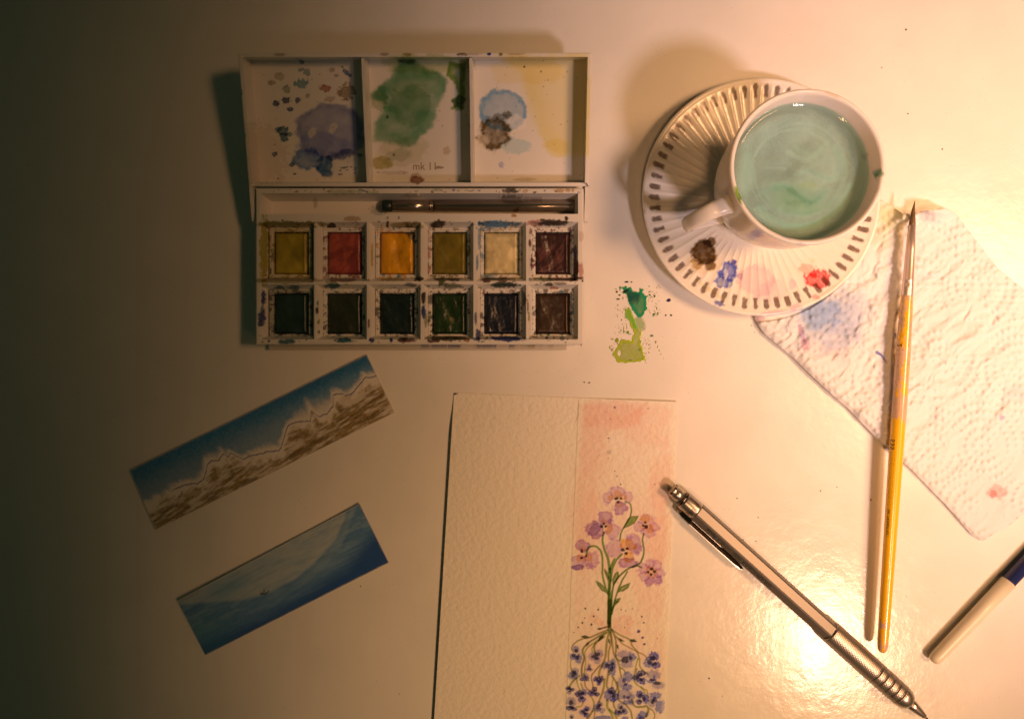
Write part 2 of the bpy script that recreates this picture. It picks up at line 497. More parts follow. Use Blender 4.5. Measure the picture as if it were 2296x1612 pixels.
# the lower front lip of the box, 1.5 mm proud of the base
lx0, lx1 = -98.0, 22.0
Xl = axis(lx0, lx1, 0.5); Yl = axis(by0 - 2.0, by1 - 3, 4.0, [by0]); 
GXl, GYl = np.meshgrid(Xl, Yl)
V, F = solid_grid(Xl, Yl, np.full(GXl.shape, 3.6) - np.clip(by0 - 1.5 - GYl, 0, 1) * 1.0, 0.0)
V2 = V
pt = Painter(topx(V), (0.50, 0.45, 0.38))  # lip's base colour darkened to hold the contact shade at the box front
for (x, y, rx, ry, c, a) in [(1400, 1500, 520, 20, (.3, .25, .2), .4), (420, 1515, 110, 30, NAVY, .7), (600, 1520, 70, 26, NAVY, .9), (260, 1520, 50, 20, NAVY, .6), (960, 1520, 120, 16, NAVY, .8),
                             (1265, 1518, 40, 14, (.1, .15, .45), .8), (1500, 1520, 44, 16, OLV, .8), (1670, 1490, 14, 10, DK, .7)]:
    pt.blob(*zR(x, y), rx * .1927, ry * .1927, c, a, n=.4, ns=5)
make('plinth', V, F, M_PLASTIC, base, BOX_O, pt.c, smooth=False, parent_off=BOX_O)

# ---- the lid: a tilted tray behind the base
zn, zf_ = 16.0, 28.0
yn = (806 - 419) * PXS * (H - zn) / H; yf = (806 - 119) * PXS * (H - zf_) / H
LX0 = (533.5 - 1148) * PXS * (H - zf_) / H; LX1 = (1327 - 1148) * PXS * (H - zf_) / H
A = math.atan2(zf_ - zn, yf - yn); LV = math.hypot(zf_ - zn, yf - yn)
cA, sA = math.cos(A), math.sin(A)


def lid_pt(u, v, w):
    return np.stack([u, yn + v * cA - w * sA, zn + v * sA + w * cA], -1)


LID_D = 10.0; WT = 1.5
X = axis(LX0, LX1, 0.34, [LX0 + WT, LX1 - WT]); Y = axis(0, LV, 0.34, [WT, LV - WT])
GX, GY = np.meshgrid(X, Y)
d = np.minimum(np.minimum(GX - LX0, LX1 - GX), np.minimum(GY, LV - GY))
Z = np.where(d > WT, -LID_D, 0.0)
Z = Z + np.where(d < .35, -(0.35 - d) * .6, 0)
Z = np.where((GY < WT) & (GY <= d + 1e-6), Z - 1.2, Z)      # the near edge is lower, it clips over the base
V, F = solid_grid(X, Y, Z, -LID_D - 1.4)
V = lid_pt(V[:, 0], V[:, 1], V[:, 2])
pt = Painter(topx(V), WB)
WH = (200, 150, 110)
def q(x, y): return zA(x, y)
def bl(x, y, rx, ry, col, a=1, **k):
    if not k.get('op'):
        if col[2] > col[0] * 1.12: col = (col[0] * .95, min(.85, col[1] * 1.12), min(.95, col[2] * 1.4))
        col = tuple(c ** 1.45 for c in col)
    pt.blob(*zA(x, y), rx * .3676, ry * .3676, col, a, **k)
# left well
bl(620, 545, 215, 165, (.42, .40, .52), .8, n=.14, ns=30, edge=.22, soft=.09)
bl(560, 640, 170, 90, (.62, .60, .70), .5, n=.2, ns=20, edge=.2)
bl(470, 715, 92, 66, (.30, .40, .52), .85, n=.25, ns=14, edge=.3)
bl(590, 765, 56, 62, (.12, .26, .38), .9, n=.3, ns=10)
bl(690, 700, 95, 40, (.22, .24, .36), .8, n=.35, ns=14)
for (x, y) in ((500, 555), (625, 525)): bl(x, y, 24, 34, (.62, .58, .52), .75, n=.4, ns=6, op=True, rot=.5)
pt.poly([q(625, 725), q(700, 712), q(780, 690), q(800, 720), q(720, 780), q(650, 830), q(620, 790)], (.72, .69, .63), .85, n=6, ns=12, op=True)
for i in range(14):
    x = 650 + 125 * rs.rand(); y = 760 + 55 * rs.rand()
    bl(x, y, 9, 4, (.2, .25, .3), .7, n=.4, ns=3)
for (x, y, rx, ry, c, a) in [(435, 125, 14, 14, (.16, .32, .36), .8), (435, 172, 18, 12, (.2, .34, .36), .7), (468, 190, 18, 22, (.2, .34, .36), .7), (437, 257, 40, 30, (.12, .38, .38), .8),
                             (345, 292, 22, 22, (.36, .45, .36), .7), (345, 358, 24, 20, (.03, .10, .20), .95), (280, 377, 20, 16, (.03, .12, .22), .95),
                             (415, 360, 20, 16, (.04, .14, .24), .9), (367, 414, 20, 14, (.03, .12, .28), .95), (575, 285, 32, 20, (.55, .18, .10), .85),
                             (712, 308, 52, 46, (.38, .26, .10), .75), (712, 190, 36, 12, (.08, .16, .34), .9), (650, 208, 14, 8, (.2, .2, .3), .6), (300, 215, 30, 22, (.5, .42, .25), .55),
                             (252, 250, 20, 16, (.4, .32, .22), .6), (620, 172, 14, 14, (.4, .35, .3), .6), (685, 155, 8, 6, DK, .8), (320, 545, 36, 26, (.05, .24, .26), .9),
                             (330, 585, 24, 28, (.05, .24, .26), .9), (295, 535, 24, 12, (.05, .24, .26), .8), (360, 565, 28, 12, (.06, .26, .28), .8), (272, 688, 14, 16, (.05, .16, .22), .9),
                             (378, 752, 18, 14, (.05, .16, .26), .9), (395, 806, 14, 6, (.05, .16, .26), .9), (292, 832, 6, 5, DK, .8), (475, 330, 12, 14, (.3, .25, .2), .6),
                             (610, 350, 30, 16, (.5, .38, .32), .5), (150, 700, 200, 200, (.86, .80, .72), .5)]:
    bl(x, y, rx, ry, c, a, n=.42, ns=5, edge=.25, rot=.7 if (x, y) == (712, 190) else 0)
# middle well
bl(1210, 140, 260, 62, (.62, .72, .36), .6, n=.3, ns=20)
pt.poly([q(*p) for p in [(1030, 108), (1110, 112), (1230, 165), (1300, 200), (1330, 250), (1300, 340), (1250, 470), (1200, 560), (1130, 625), (980, 625), (870, 600), (880, 500), (950, 400), (870, 330), (900, 270), (990, 220)]],
        (.15, .42, .24), .82, n=11, ns=22, soft=7, edge=.16, gran=.34)
bl(1100, 390, 120, 130, (.45, .66, .44), .6, n=.3, ns=20)
bl(1120, 250, 150, 100, (.80, .80, .55), .35, n=.3, ns=20)
pt.poly([q(*p) for p in [(1320, 200), (1340, 125), (1435, 125), (1440, 350), (1415, 425), (1350, 408), (1385, 330), (1375, 270)]], (.24, .42, .10), .85, n=7, ns=14, soft=3, edge=.4)
bl(1395, 370, 36, 46, (.10, .30, .06), .85, n=.4, ns=9)
bl(1075, 118, 50, 20, (.2, .36, .12), .7, n=.4, ns=9)
bl(905, 350, 50, 70, (.5, .6, .36), .6, n=.4, ns=12)
bl(960, 460, 10, 12, (.2, .25, .15), .8); bl(925, 745, 60, 38, (.62, .58, .16), .75, n=.35, ns=12); bl(1030, 690, 70, 40, (.66, .70, .60), .5, n=.35, ns=12)
bl(1140, 845, 38, 24, (.42, .20, .06), .85, n=.4, ns=9); bl(1130, 815, 26, 14, (.5, .3, .1), .5); bl(1320, 665, 20, 26, (.75, .62, .42), .6); bl(1060, 670, 160, 80, (.80, .80, .62), .5, n=.3)
bl(1000, 690, 9, 9, (.25, .3, .3), .7); bl(1000, 800, 120, 10, (.5, .4, .3), .35, n=.5, ns=8); bl(1270, 768, 26, 8, (.35, .28, .12), .7, n=.5, ns=5)
# right well
pt.poly([q(*p) for p in [(1640, 80), (2200, 80), (2200, 700), (1990, 705), (1920, 650), (1890, 560), (1830, 440), (1800, 330), (1760, 220)]], (.95, .84, .30), .62, n=14, ns=40, soft=10, edge=.25)
bl(1800, 170, 200, 90, (.96, .88, .58), .5, n=.3, ns=30); bl(1990, 650, 90, 60, (.95, .88, .36), .45, n=.3, ns=20)
bl(1665, 420, 150, 132, (.34, .52, .62), .75, n=.12, ns=16, edge=.5, soft=.05)
bl(1690, 480, 100, 50, (.80, .86, .9), .4); bl(1745, 500, 60, 50, (.85, .84, .8), .5, op=True, n=.3)
bl(1735, 640, 85, 45, (.68, .76, .80), .65, n=.35, ns=14)
bl(1608, 560, 96, 98, (.24, .17, .04), .9, n=.22, ns=12, edge=.3, gran=.35); bl(1690, 450, 26, 24, (.26, .19, .05), .7, n=.4, ns=6); bl(1640, 460, 60, 20, (.4, .32, .16), .6, n=.4)
bl(1530, 610, 50, 40, (.72, .66, .52), .5, op=True, n=.4); bl(1655, 750, 16, 18, (.5, .52, .66), .6); bl(1795, 153, 6, 6, DK, 1); bl(1897, 183, 4, 5, OLV, 1)
bl(1800, 840, 70, 10, (.62, .52, .36), .5)
# rim
for (x, y, rx, ry, c, a) in [(1580, 77, 13, 12, (.02, .03, .35), 1), (1650, 77, 13, 12, (.35, .38, .04), .9), (1080, 80, 26, 12, (.45, .4, .1), .8), (940, 78, 30, 10, (.3, .22, .18), .6),
                             (1420, 78, 30, 10, (.25, .18, .15), .8), (1390, 80, 10, 8, DK, .7), (1480, 76, 50, 6, (.5, .3, .3), .4), (1740, 76, 60, 6, (.6, .5, .4), .6), (300, 80, 40, 10, (.4, .3, .2), .6)]:
    bl(x, y, rx, ry, c, a, n=.3, ns=5)
for (px, py, r) in ((559, 450, 5), (561, 600, 4), (566, 645, 6), (549, 300, 5), (556, 395, 4)): pt.blob(px - 8, py - 90, r * .6, r * 1.6, TEAL, .8, n=.4, ns=3)
for i in range(160):
    pt.blob(rs.uniform(540, 1320), rs.uniform(125, 412), rs.uniform(.8, 2.6), rs.uniform(.7, 2.0), [(.3, .25, .2), (.4, .3, .2), (.3, .35, .35)][rs.randint(3)], rs.uniform(.2, .7))
lid = make('lid', V, F, M_PLASTIC, paintbox, BOX_O, pt.c, smooth=False, parent_off=BOX_O)
lid['label'] = 'opened lid with three mixing wells stained purple, green and yellow'
for xd in ((816 - 1148) * PXS * .928, (1056 - 1148) * PXS * .928):
    Vd, Fd = box((xd - 0.85, WT + .02, -LID_D + .005), (xd + 0.85, LV - WT - .02, -1.6))
    Vd = np.array(Vd); top = Vd[:, 2] > -3
    Vd[top, 0] = xd + (Vd[top, 0] - xd) * .55
    make('divider', lid_pt(Vd[:, 0], Vd[:, 1], Vd[:, 2]), Fd, M_PLAIN_PLASTIC, lid, BOX_O, smooth=False, parent_off=BOX_O)
for (xa, xb) in ((LX0, LX0 + 1.4), (LX1 - 1.4, LX1)):     # hinge arms that reach along the base
    pr = [(0.0, -LID_D - 1.4), (0.0, -0.25), (-12.2, -0.25), (-13.3, -0.6), (-14.0, -1.6), (-14.0, -4.2), (-13.0, -5.6), (-9, -7.5), (-5, -LID_D - 1.4)]
    n = len(pr)
    Vh = np.array([(xa, v - .02, w) for v, w in pr] + [(xb, v - .02, w) for v, w in pr])
    Fh = [tuple(range(n)), tuple(range(2 * n - 1, n - 1, -1))] + [(i, i + n, (i + 1) % n + n, (i + 1) % n) for i in range(n)]
    make('hinge_arm', lid_pt(Vh[:, 0], Vh[:, 1], Vh[:, 2]), Fh, M_PLAIN_PLASTIC, lid, BOX_O, smooth=False, parent_off=BOX_O)
# moulded letters in the middle well
M_STAMP = material('moulded_letters', (0.33, 0.27, 0.11), rough=0.45)
Vt, Ft = text_mesh('mk 11', 4.6, .02)
p0 = P(921, 377, 13.5)
u = p0[0] + Vt[:, 0] * 0.86; v = (p0[1] - yn) / cA - 1.9 + Vt[:, 1] * 0.9
make('lettering', lid_pt(u, v, np.full(len(u), -LID_D + .06)), Ft, M_STAMP, lid, BOX_O, smooth=False, parent_off=BOX_O)['kind'] = 'stuff'

# ---- paint pans
M_PAN = material('pan_plastic', rough=0.4, attr=True)
M_CAKE = material('paint_cake', rough=0.33, attr=True, spec=0.45, bumps=((900, 0.00008, 0.4), (260, 0.00020, 0.4)))
cakes = [
    [('lemon', (.36, .29, .03), 'dull lemon yellow paint pan in the upper left corner of the box', .05), ('red', (.27, .055, .05), 'brick red paint pan between lemon and golden yellow', .10),
     ('gold', (.78, .38, .012), 'bright golden yellow paint pan with a chipped glossy surface', .45), ('ochre', (.19, .15, .018), 'olive ochre paint pan between golden yellow and cream', .10),
     ('cream', (.70, .58, .30), 'cream white paint pan with blue stained edges', .35), ('maroon', (.042, .017, .017), 'dark maroon paint pan in the upper right corner of the box', .3)],
    [('teal', (.018, .048, .040), 'dark teal paint pan in the lower left corner of the box', .1), ('grey green', (.028, .038, .024), 'murky grey green paint pan below the brick red one', .2),
     ('blue green', (.010, .025, .025), 'blackish blue green paint pan below the golden yellow one', .25), ('green', (.014, .038, .010), 'dark leaf green paint pan with a pale scraped streak', .35),
     ('blue', (.009, .013, .024), 'near black blue paint pan below the cream white one', .4), ('brown', (.034, .017, .009), 'dark brown paint pan in the lower right corner of the box', .15)]]
for r in range(2):
    for c in range(6):
        nm, colr, lab, rough_amt = cakes[r][c]
        cx = (well_x[c][0] + well_x[c][1]) / 2 + .15
        cy = (806 - (567, 703)[r]) * PXS * (H - 11.5) / H
        hw, hh = 8.35, 9.85
        if r == 1: hh = 9.6
        org = (cx, cy, 3.0)
        tg = thing('paint_pan', lab, 'paint pan', org, 'paint pans in the watercolour box')
        X = axis(-hw, hw, .33, [-hw + .95, hw - .95, -hw + 1.5, hw - 1.5]); Y = axis(-hh, hh, .33, [-hh + .95, hh - .95, -hh + 1.5, hh - 1.5])
        GX, GY = np.meshgrid(X, Y)
        d = np.minimum(hw - np.abs(GX), hh - np.abs(GY))
        Z = np.where(d < .95, 11.4 - np.clip(.25 - d, 0, .25), np.where(d < 1.5, 10.5, 7.2))
        V, F = solid_grid(X + cx, Y + cy, Z, 3.02)
        pt = Painter(topx(V), WB)
        idx = np.arange(len(V)); x, y = pt.xy[:, 0], pt.xy[:, 1]
        s = 100 + r * 10 + c
        dirt = sstep(.56, .66, fbm(x / 9, y / 9, s)) * .8
        dcol = np.asarray(colr) * .8 + .02
        pt.put(idx, dirt * (1.0 if c > 0 or r else .9), dcol, True)
        dirt = sstep(.64, .70, fbm(x / 6, y / 6, s + 40)) * .9
        pt.put(idx, dirt, [(.06, .05, .05), MAR, TEAL, (.12, .1, .05)][(r + c) % 4], True)
        if c == 0: pt.put(idx, np.full(len(V), .55), (.75, .66, .3) if r == 0 else (.35, .42, .34), False)
        if (r, c) == (0, 4): pt.put(idx, sstep(0, -5, V[:, 0] - cx) * .7 * sstep(.35, .6, fbm(x / 9, y / 9, 77)), (.08, .2, .32), True)
        if (r, c) == (0, 3): pt.put(idx, sstep(-7, -8, V[:, 0] - cx) * .8 * sstep(.4, .6, fbm(x / 9, y / 14, 78)), (.45, .12, .08), True)
        make('pan_tray', V, F, M_PAN, tg, org, pt.c, smooth=False, parent_off=org)
        kw, kh = hw - 1.75, hh - 1.75
        X = axis(-kw, kw, .30); Y = axis(-kh, kh, .30)
        GX, GY = np.meshgrid(X, Y)
        dd = np.minimum(kw - np.abs(GX), kh - np.abs(GY))
        ra = rs.uniform(.2, 1.1); off = rs.uniform(-1.5, 1.5)
        Zc = 10.3 - 1.2 * np.exp(-dd / .40)
        qx = GX * math.cos(ra) + GY * math.sin(ra); qy = -GX * math.sin(ra) + GY * math.cos(ra)
        Zc += (fbm(qx / 2.4, qy / 6.0, s) - .5) * 1.1 * (.35 + rough_amt) + (fbm(GX / .9, GY / .9, s + 5) - .5) * .35 * rough_amt
        tt = GX * math.cos(ra) + GY * math.sin(ra) + off + 1.2 * (fbm(GX / 4, GY / 4, s + 70) - .5)   # a furrow worn by the brush
        Zc -= (.20 + .6 * rough_amt) * np.exp(-(tt / 2.0) ** 2) * sstep(0, 2.5, dd)
        Zc += .35 * np.exp(-((GX - kw + 1.3) / .5) ** 2) * (1 if c in (0, 3, 5) else .4)
        V, F = solid_grid(X + cx, Y + cy, Zc, 7.22)
        pt = Painter(topx(V), colr); x, y = pt.xy[:, 0], pt.xy[:, 1]; idx = np.arange(len(V))
        va = fbm(x / 22, y / 30, s + 9, 5)
        pt.c *= (.45 + 1.1 * va)[:, None]
        if (r, c) == (0, 2):
            pt.put(idx, sstep(.0, -6, V[:, 0] - cx + 2) * .75 * sstep(.3, .6, va), (.45, .17, .03), True)
            pt.put(idx, sstep(0, 1, (V[:, 0] - cx - 3.6) + (V[:, 1] - cy - 6.9)) * .95, (.14, .10, .03), True)
        if (r, c) == (0, 1): pt.put(idx, .5 * sstep(.45, .65, fbm((x + y) / 18, (x - y) / 40, 5)), (.55, .13, .07), True)
        if (r, c) == (0, 4):
            pt.put(idx, .5 * sstep(2.5, .3, np.minimum(kw - np.abs(V[:, 0] - cx), kh - np.abs(V[:, 1] - cy))) * sstep(.4, .6, fbm(x / 8, y / 8, 3)), (.3, .3, .16), True)
        if (r, c) == (0, 5): pt.put(idx, .7 * sstep(.5, .68, fbm((x + y * .7) / 9, (x - y) / 34, 6)), (.14, .05, .045), True)
        if (r, c) == (1, 3): pt.put(idx, .8 * np.exp(-((((x - 1012) * .86 - (y - 715) * .5)) / 5) ** 2) * sstep(.4, .6, fbm(x / 5, y / 5, 4)) * sstep(16, 4, np.hypot(x - 1012, y - 715)), (.24, .2, .10), True)
        if (r, c) == (1, 4): pt.put(idx, .6 * sstep(14, 3, np.hypot(x - 1112, (y - 697) * .6)) * sstep(.42, .6, fbm(x / 5, y / 9, 14)), (.10, .08, .07), True)
        make('paint_cake', V, F, M_CAKE, tg, org, pt.c, smooth=True, parent_off=org)

# ---- the travel brush lying in the trough
M_CHROME = material('chrome', (0.40, 0.34, 0.28), rough=0.20, metal=0.92, vary=.08, vary_scale=90)
M_BLACKCAP = material('dark_green_plastic', (0.012, 0.03, 0.025), rough=0.4)
pa = P(857, 462, 6.7); pb = P(1290.5, 462, 6.7)
Lb = pb[0] - pa[0]
kb = PXS * (H - 6.7) / H
tb = thing('travel_brush', 'silver travel brush lying in the trough of the paint box', 'brush', tuple(pa), None)
V, F = lathe(pa, pb, [(0, .6), (0.1, 1.9), (.6, 2.25), (21 * kb, 2.25), (21 * kb + .2, 2.0)], 32)
make('end_cap', V, F, M_BLACKCAP, tb, tuple(pa), parent_off=tuple(pa))
x1 = 21 * kb + .05
V, F = lathe(pa, pb, [(x1, 2.0), (x1 + .02, 2.12), (107 * kb, 2.2), (107.1 * kb, 2.0)], 32)
make('front_tube', V, F, M_CHROME, tb, tuple(pa), parent_off=tuple(pa))
prof = [(107 * kb, 1.95), (108 * kb, 2.35), (109.5 * kb, 2.4), (110.5 * kb, 2.1), (111.5 * kb, 2.1), (112.5 * kb, 2.4), (114 * kb, 2.4), (115 * kb, 2.05)]
V, F = lathe(pa, pb, prof, 32)
make('crimp_ring', V, F, M_CHROME, tb, tuple(pa), parent_off=tuple(pa))
prof = [(115 * kb, 2.0), (115.2 * kb, 2.3), (Lb - 1.6, 2.45), (Lb - .7, 2.3), (Lb - .2, 1.8), (Lb, 1.0)]
V, F = lathe(pa, pb, prof, 32)
make('rear_tube', V, F, M_CHROME, tb, tuple(pa), parent_off=tuple(pa))

# ------------------------------------------------------------------ saucer, cup, water
M_GLAZE = material('glazed_ceramic', rough=0.22, attr=True, coat=0.14, coat_rough=0.05, spec=0.28)
_b = M_GLAZE.node_tree.nodes['Principled BSDF']
_b.inputs['Subsurface Weight'].default_value = 0.35
_b.inputs['Subsurface Radius'].default_value = (1.0, 0.75, 0.5)
_b.inputs['Subsurface Scale'].default_value = 0.004
SX, SY = 98.6, 64.2
NR = 62


def zS(x, y): return (1348.2 + .4363 * x, 46.9 + .4363 * y)


seg = NR * 10
prof = [(0.01, 4.0), (6, 4.0), (12, 4.0), (16.6, 4.0), (17.2, 4.6), (18, 4.75), (18.8, 4.5), (20, 4.6)]
prof += [(r, 4.6 + 5.2 * ((r - 20) / 27) ** 1.25) for r in np.linspace(20.6, 45.3, 44)]
prof += [(45.8, 9.75), (46.3, 9.8), (46.7, 9.7), (47.0, 9.4), (47.05, 9.0), (46.7, 8.5), (45, 7.6), (38, 4.6), (30, 2.4), (27, 1.8), (26.6, 0.1), (25, 0.05), (24.6, 1.6), (12, 1.8), (0.01, 1.8)]
prof = np.array(prof)
th = np.linspace(0, 2 * np.pi, seg, endpoint=False)
R = prof[:, 0][:, None] * np.ones((1, seg)); Zs = prof[:, 1][:, None] * np.ones((1, seg))
top_n = 8 + 44
fp = np.abs((th * NR / (2 * np.pi)) % 1.0 - 0.5)[None, :]
fl = np.exp(-(fp / .15) ** 2) + .35 * np.exp(-(fp / .34) ** 2)    # thin ridges between shallow flutes
amp = np.zeros(len(prof)); rr = prof[:top_n, 0]
amp[:top_n] = 0.27 * sstep(19.5, 24, rr) * sstep(45.2, 41.5, rr)
Zs = Zs - amp[:, None] * (1 - fl) * 1.0 + 0
V = np.stack([SX + R * np.cos(th), SY + R * np.sin(th), Zs], -1).reshape(-1, 3)
F = grid_faces(seg, len(prof), True)[:, ::-1]
pt = Painter(topx(V), (0.78, 0.745, 0.68))
rv = np.hypot(V[:, 0] - SX, V[:, 1] - SY); tv = np.arctan2(V[:, 1] - SY, V[:, 0] - SX)
istop = np.repeat(np.arange(len(prof)) < top_n + 4, seg)
ph = (tv * NR / (2 * np.pi)); kk = np.round(ph); du = (ph - kk) * (2 * np.pi / NR) * rv
jit = hash2(kk, kk * 0 + 3, 5)
r0 = 39.9 + (jit - .5) * .7; r1 = 44.6 + (hash2(kk, kk * 0 + 9, 5) - .5) * .6
wd = 0.95 + (jit - .5) * .25 + .10 * np.sin(rv * 1.1 + kk)
nz = (fbm(V[:, 0] * .9, V[:, 1] * .9, 4) - .5) * .7
m = sstep(.18, -.18, np.abs(du) - wd + nz * .7) * sstep(-.3, .35, rv - r0 + nz) * sstep(.3, -.3, rv - r1 + .35 * (du / wd) ** 2 * 2 + nz) * istop
dens = .72 + .5 * fbm(V[:, 0] * .8, V[:, 1] * 2.0, 12)
pt.put(np.arange(len(V)), m * np.clip(dens, 0, 1) * .88, (.115, .066, .040), True)
fall = (m > 0.01)
def sb(x, y, rx, ry, col, a=1, **k):
    pt.blob(*zS(x, y), rx * .4363, ry * .4363, col, a, **k)
sb(530, 1195, 66, 66, (.13, .065, .008), .98, n=.25, ns=13, edge=.12, gran=.2, rot=.6); sb(490, 1250, 34, 26, (.6, .40, .08), .7, n=.4, ns=8); sb(560, 1255, 26, 30, (.22, .13, .02), .85, n=.4, ns=7); sb(560, 1140, 30, 24, (.2, .11, .02), .9, n=.4, ns=8)
sb(530, 1240, 90, 50, (.92, .80, .5), .4)
sb(655, 1290, 46, 52, (.10, .16, .72), .92, n=.3, ns=10, edge=.3, gran=.2, rot=.5); sb(620, 1340, 36, 34, (.18, .26, .72), .85, n=.3, ns=9, edge=.5); sb(680, 1240, 16, 14, (.10, .10, .55), .9, n=.3); sb(655, 1345, 20, 26, (.25, .36, .8), .7, n=.3, edge=.5)
sb(640, 1300, 10, 30, (.75, .78, .85), .6, op=True)
sb(800, 1330, 92, 78, (.84, .66, .80), .65, n=.3, ns=16, edge=.3); sb(880, 1390, 80, 60, (.88, .74, .85), .5, n=.3, ns=14); sb(715, 1310, 12, 22, (.6, .35, .55), .6, n=.4); sb(980, 1355, 22, 30, (.7, .58, .8), .55, n=.3)
sb(1110, 1325, 62, 52, (.96, .12, .13), .95, n=.32, ns=11, edge=.25, gran=.2); sb(1055, 1280, 36, 30, (.97, .52, .48), .7, n=.3, ns=9); sb(1090, 1310, 26, 12, (.85, .04, .06), .8, n=.4); sb(1105, 1420, 18, 16, (.95, .3, .3), .6, n=.4); sb(1180, 1390, 110, 18, (.97, .72, .68), .5, rot=-.6)
sb(345, 946, 72, 14, (.72, .74, .80), .7, n=.2, ns=9, edge=.6); sb(605, 1452, 26, 16, (.15, .2, .62), .85, n=.35, rot=.4); sb(900, 1500, 120, 12, (.72, .55, .78), .6, n=.4, rot=-.1); sb(1000, 1475, 36, 26, (.72, .6, .82), .6, n=.4)
sb(1405, 1135, 10, 16, (.5, .28, .03), .9, n=.3); sb(1085, 1232, 12, 14, (.9, .82, .6), .7, edge=.8); sb(560, 1385, 90, 10, (.9, .84, .5), .5, rot=.6); sb(225, 970, 6, 20, (.3, .28, .3), .5); sb(320, 1120, 60, 60, (.97, .94, .86), .5)
pt.c = np.where(istop[:, None], pt.c, np.array([[.78, .745, .68]]))
sau = make('saucer', V, F, M_GLAZE, None, (SX, SY, 0), pt.c)
tag(sau, 'fluted white saucer with brown dashes round the rim and paint dabs on it', 'saucer')

CZ = 4.15
CUPO = (SX, SY, CZ)
cup = thing('cup', 'small white glazed coffee cup full of tinted water on the saucer', 'cup', CUPO)
outer = [(0.01, CZ + 1.6), (12.5, CZ + 1.6), (14.0, CZ + .1), (15.4, CZ), (15.9, CZ + .8), (15.8, CZ + 2.2), (16.6, CZ + 4), (19.0, 14), (21.4, 20), (23.2, 28), (24.3, 36), (24.9, 44), (25.3, 50), (25.8, 55)]
rim = [(26.1, 57.0), (26.05, 57.7), (25.7, 58.2), (25.2, 58.3), (24.7, 58.0), (24.3, 57.2)]
inner = [(23.8, 54), (23.3, 49.5), (22.9, 44), (22.2, 36), (21.0, 28), (19.0, 20), (16.0, 13.5), (10, 10.5), (4, 10), (0.01, 10)]
cp = smooth_pts(outer + rim + inner, 4)
cp[:, 0] = np.clip(cp[:, 0], .01, None)
seg = 128
th = np.linspace(0, 2 * np.pi, seg, endpoint=False)
V = np.stack([SX + cp[:, 0][:, None] * np.cos(th), SY + cp[:, 0][:, None] * np.sin(th), cp[:, 1][:, None] * np.ones((1, seg))], -1).reshape(-1, 3)
F = grid_faces(seg, len(cp), True)
pt = Painter(topx(V), (.80, .765, .71))
def cb(x, y, rx, ry, col, a=1, **k):
    pt.blob(1582.6 + .2546 * x, 175.8 + .2546 * y, rx * .2546, ry * .2546, col, a, **k)
low = V[:, 2] > 47
cb(285, 1010, 26, 62, (.30, .55, .05), .95, n=.35, ns=6, rot=-.3); cb(300, 1065, 16, 40, (.22, .4, .04), .8, n=.3, ns=5)
cb(1525, 835, 52, 34, (.22, .50, .34), .85, n=.3, ns=7); cb(1510, 860, 26, 22, (.15, .42, .2), .7, n=.4)
cb(450, 1370, 52, 30, (.45, .42, .66), .7, n=.35, ns=7); cb(690, 1390, 60, 16, (.45, .48, .78), .55, n=.3, rot=.5); cb(830, 1460, 40, 20, (.6, .62, .82), .5, n=.3)
cb(1525, 1000, 26, 36, (.74, .76, .82), .6, edge=.7); cb(1110, 140, 70, 20, (.80, .58, .34), .45, n=.3, rot=.4); cb(1400, 690, 30, 40, (.62, .6, .66), .5, n=.35)
rv = np.hypot(V[:, 0] - SX, V[:, 1] - SY)
ins = np.repeat(np.arange(len(cp)) > (len(outer) + len(rim)) * 4 - 8, seg)
wl = fbm(np.arctan2(V[:, 1] - SY, V[:, 0] - SX) * 6, V[:, 2] * .3, 8)
pt.put(np.arange(len(V)), ins * sstep(52.2, 50.6, V[:, 2] + (wl - .5) * 2) * .92, (.66, .86, .83), False)
make('body', V, F, M_GLAZE, cup, CUPO, pt.c, parent_off=CUPO)
# handle: a flattened loop in the plane through the cup's axis
ha = math.atan2(-0.40, -0.92)
hd = np.array([math.cos(ha), math.sin(ha), 0]); hs = np.array([-math.sin(ha), math.cos(ha), 0])
path = smooth_pts([(23.6, 46.5), (27.5, 48.0), (33.0, 47.0), (37.2, 42.5), (38.2, 36), (36.5, 29), (31.5, 23.0), (26, 19.5), (20.5, 18.5)], 6)
ring = 20
V = []
for i, (r_, z_) in enumerate(path):
    tg_ = path[min(i + 1, len(path) - 1)] - path[max(i - 1, 0)]
    tg_ /= np.linalg.norm(tg_)
    nrm = np.array([-tg_[1], tg_[0]])
    f = i / (len(path) - 1)
    wa = 2.7 + 1.3 * (abs(f - .5) * 2) ** 3; wb = 1.75 + .7 * (abs(f - .5) * 2) ** 4
    for j in range(ring):
        a = 2 * math.pi * j / ring
        ca, sa = math.cos(a), math.sin(a)
        ca = math.copysign(abs(ca) ** .8, ca); sa = math.copysign(abs(sa) ** .8, sa)
        rr_ = r_ + nrm[0] * wb * sa; zz_ = z_ + nrm[1] * wb * sa
        V.append(np.array([SX, SY, 0]) + hd * rr_ + hs * wa * ca + np.array([0, 0, zz_]))
V = np.array(V)
F = [tuple(f) for f in grid_faces(ring, len(path), True).tolist()]
F += [tuple(range(ring - 1, -1, -1)), tuple(range((len(path) - 1) * ring, len(path) * ring))]
make('handle', V, F, M_GLAZE, cup, CUPO, np.tile([.80, .765, .71], (len(V), 1)), parent_off=CUPO)

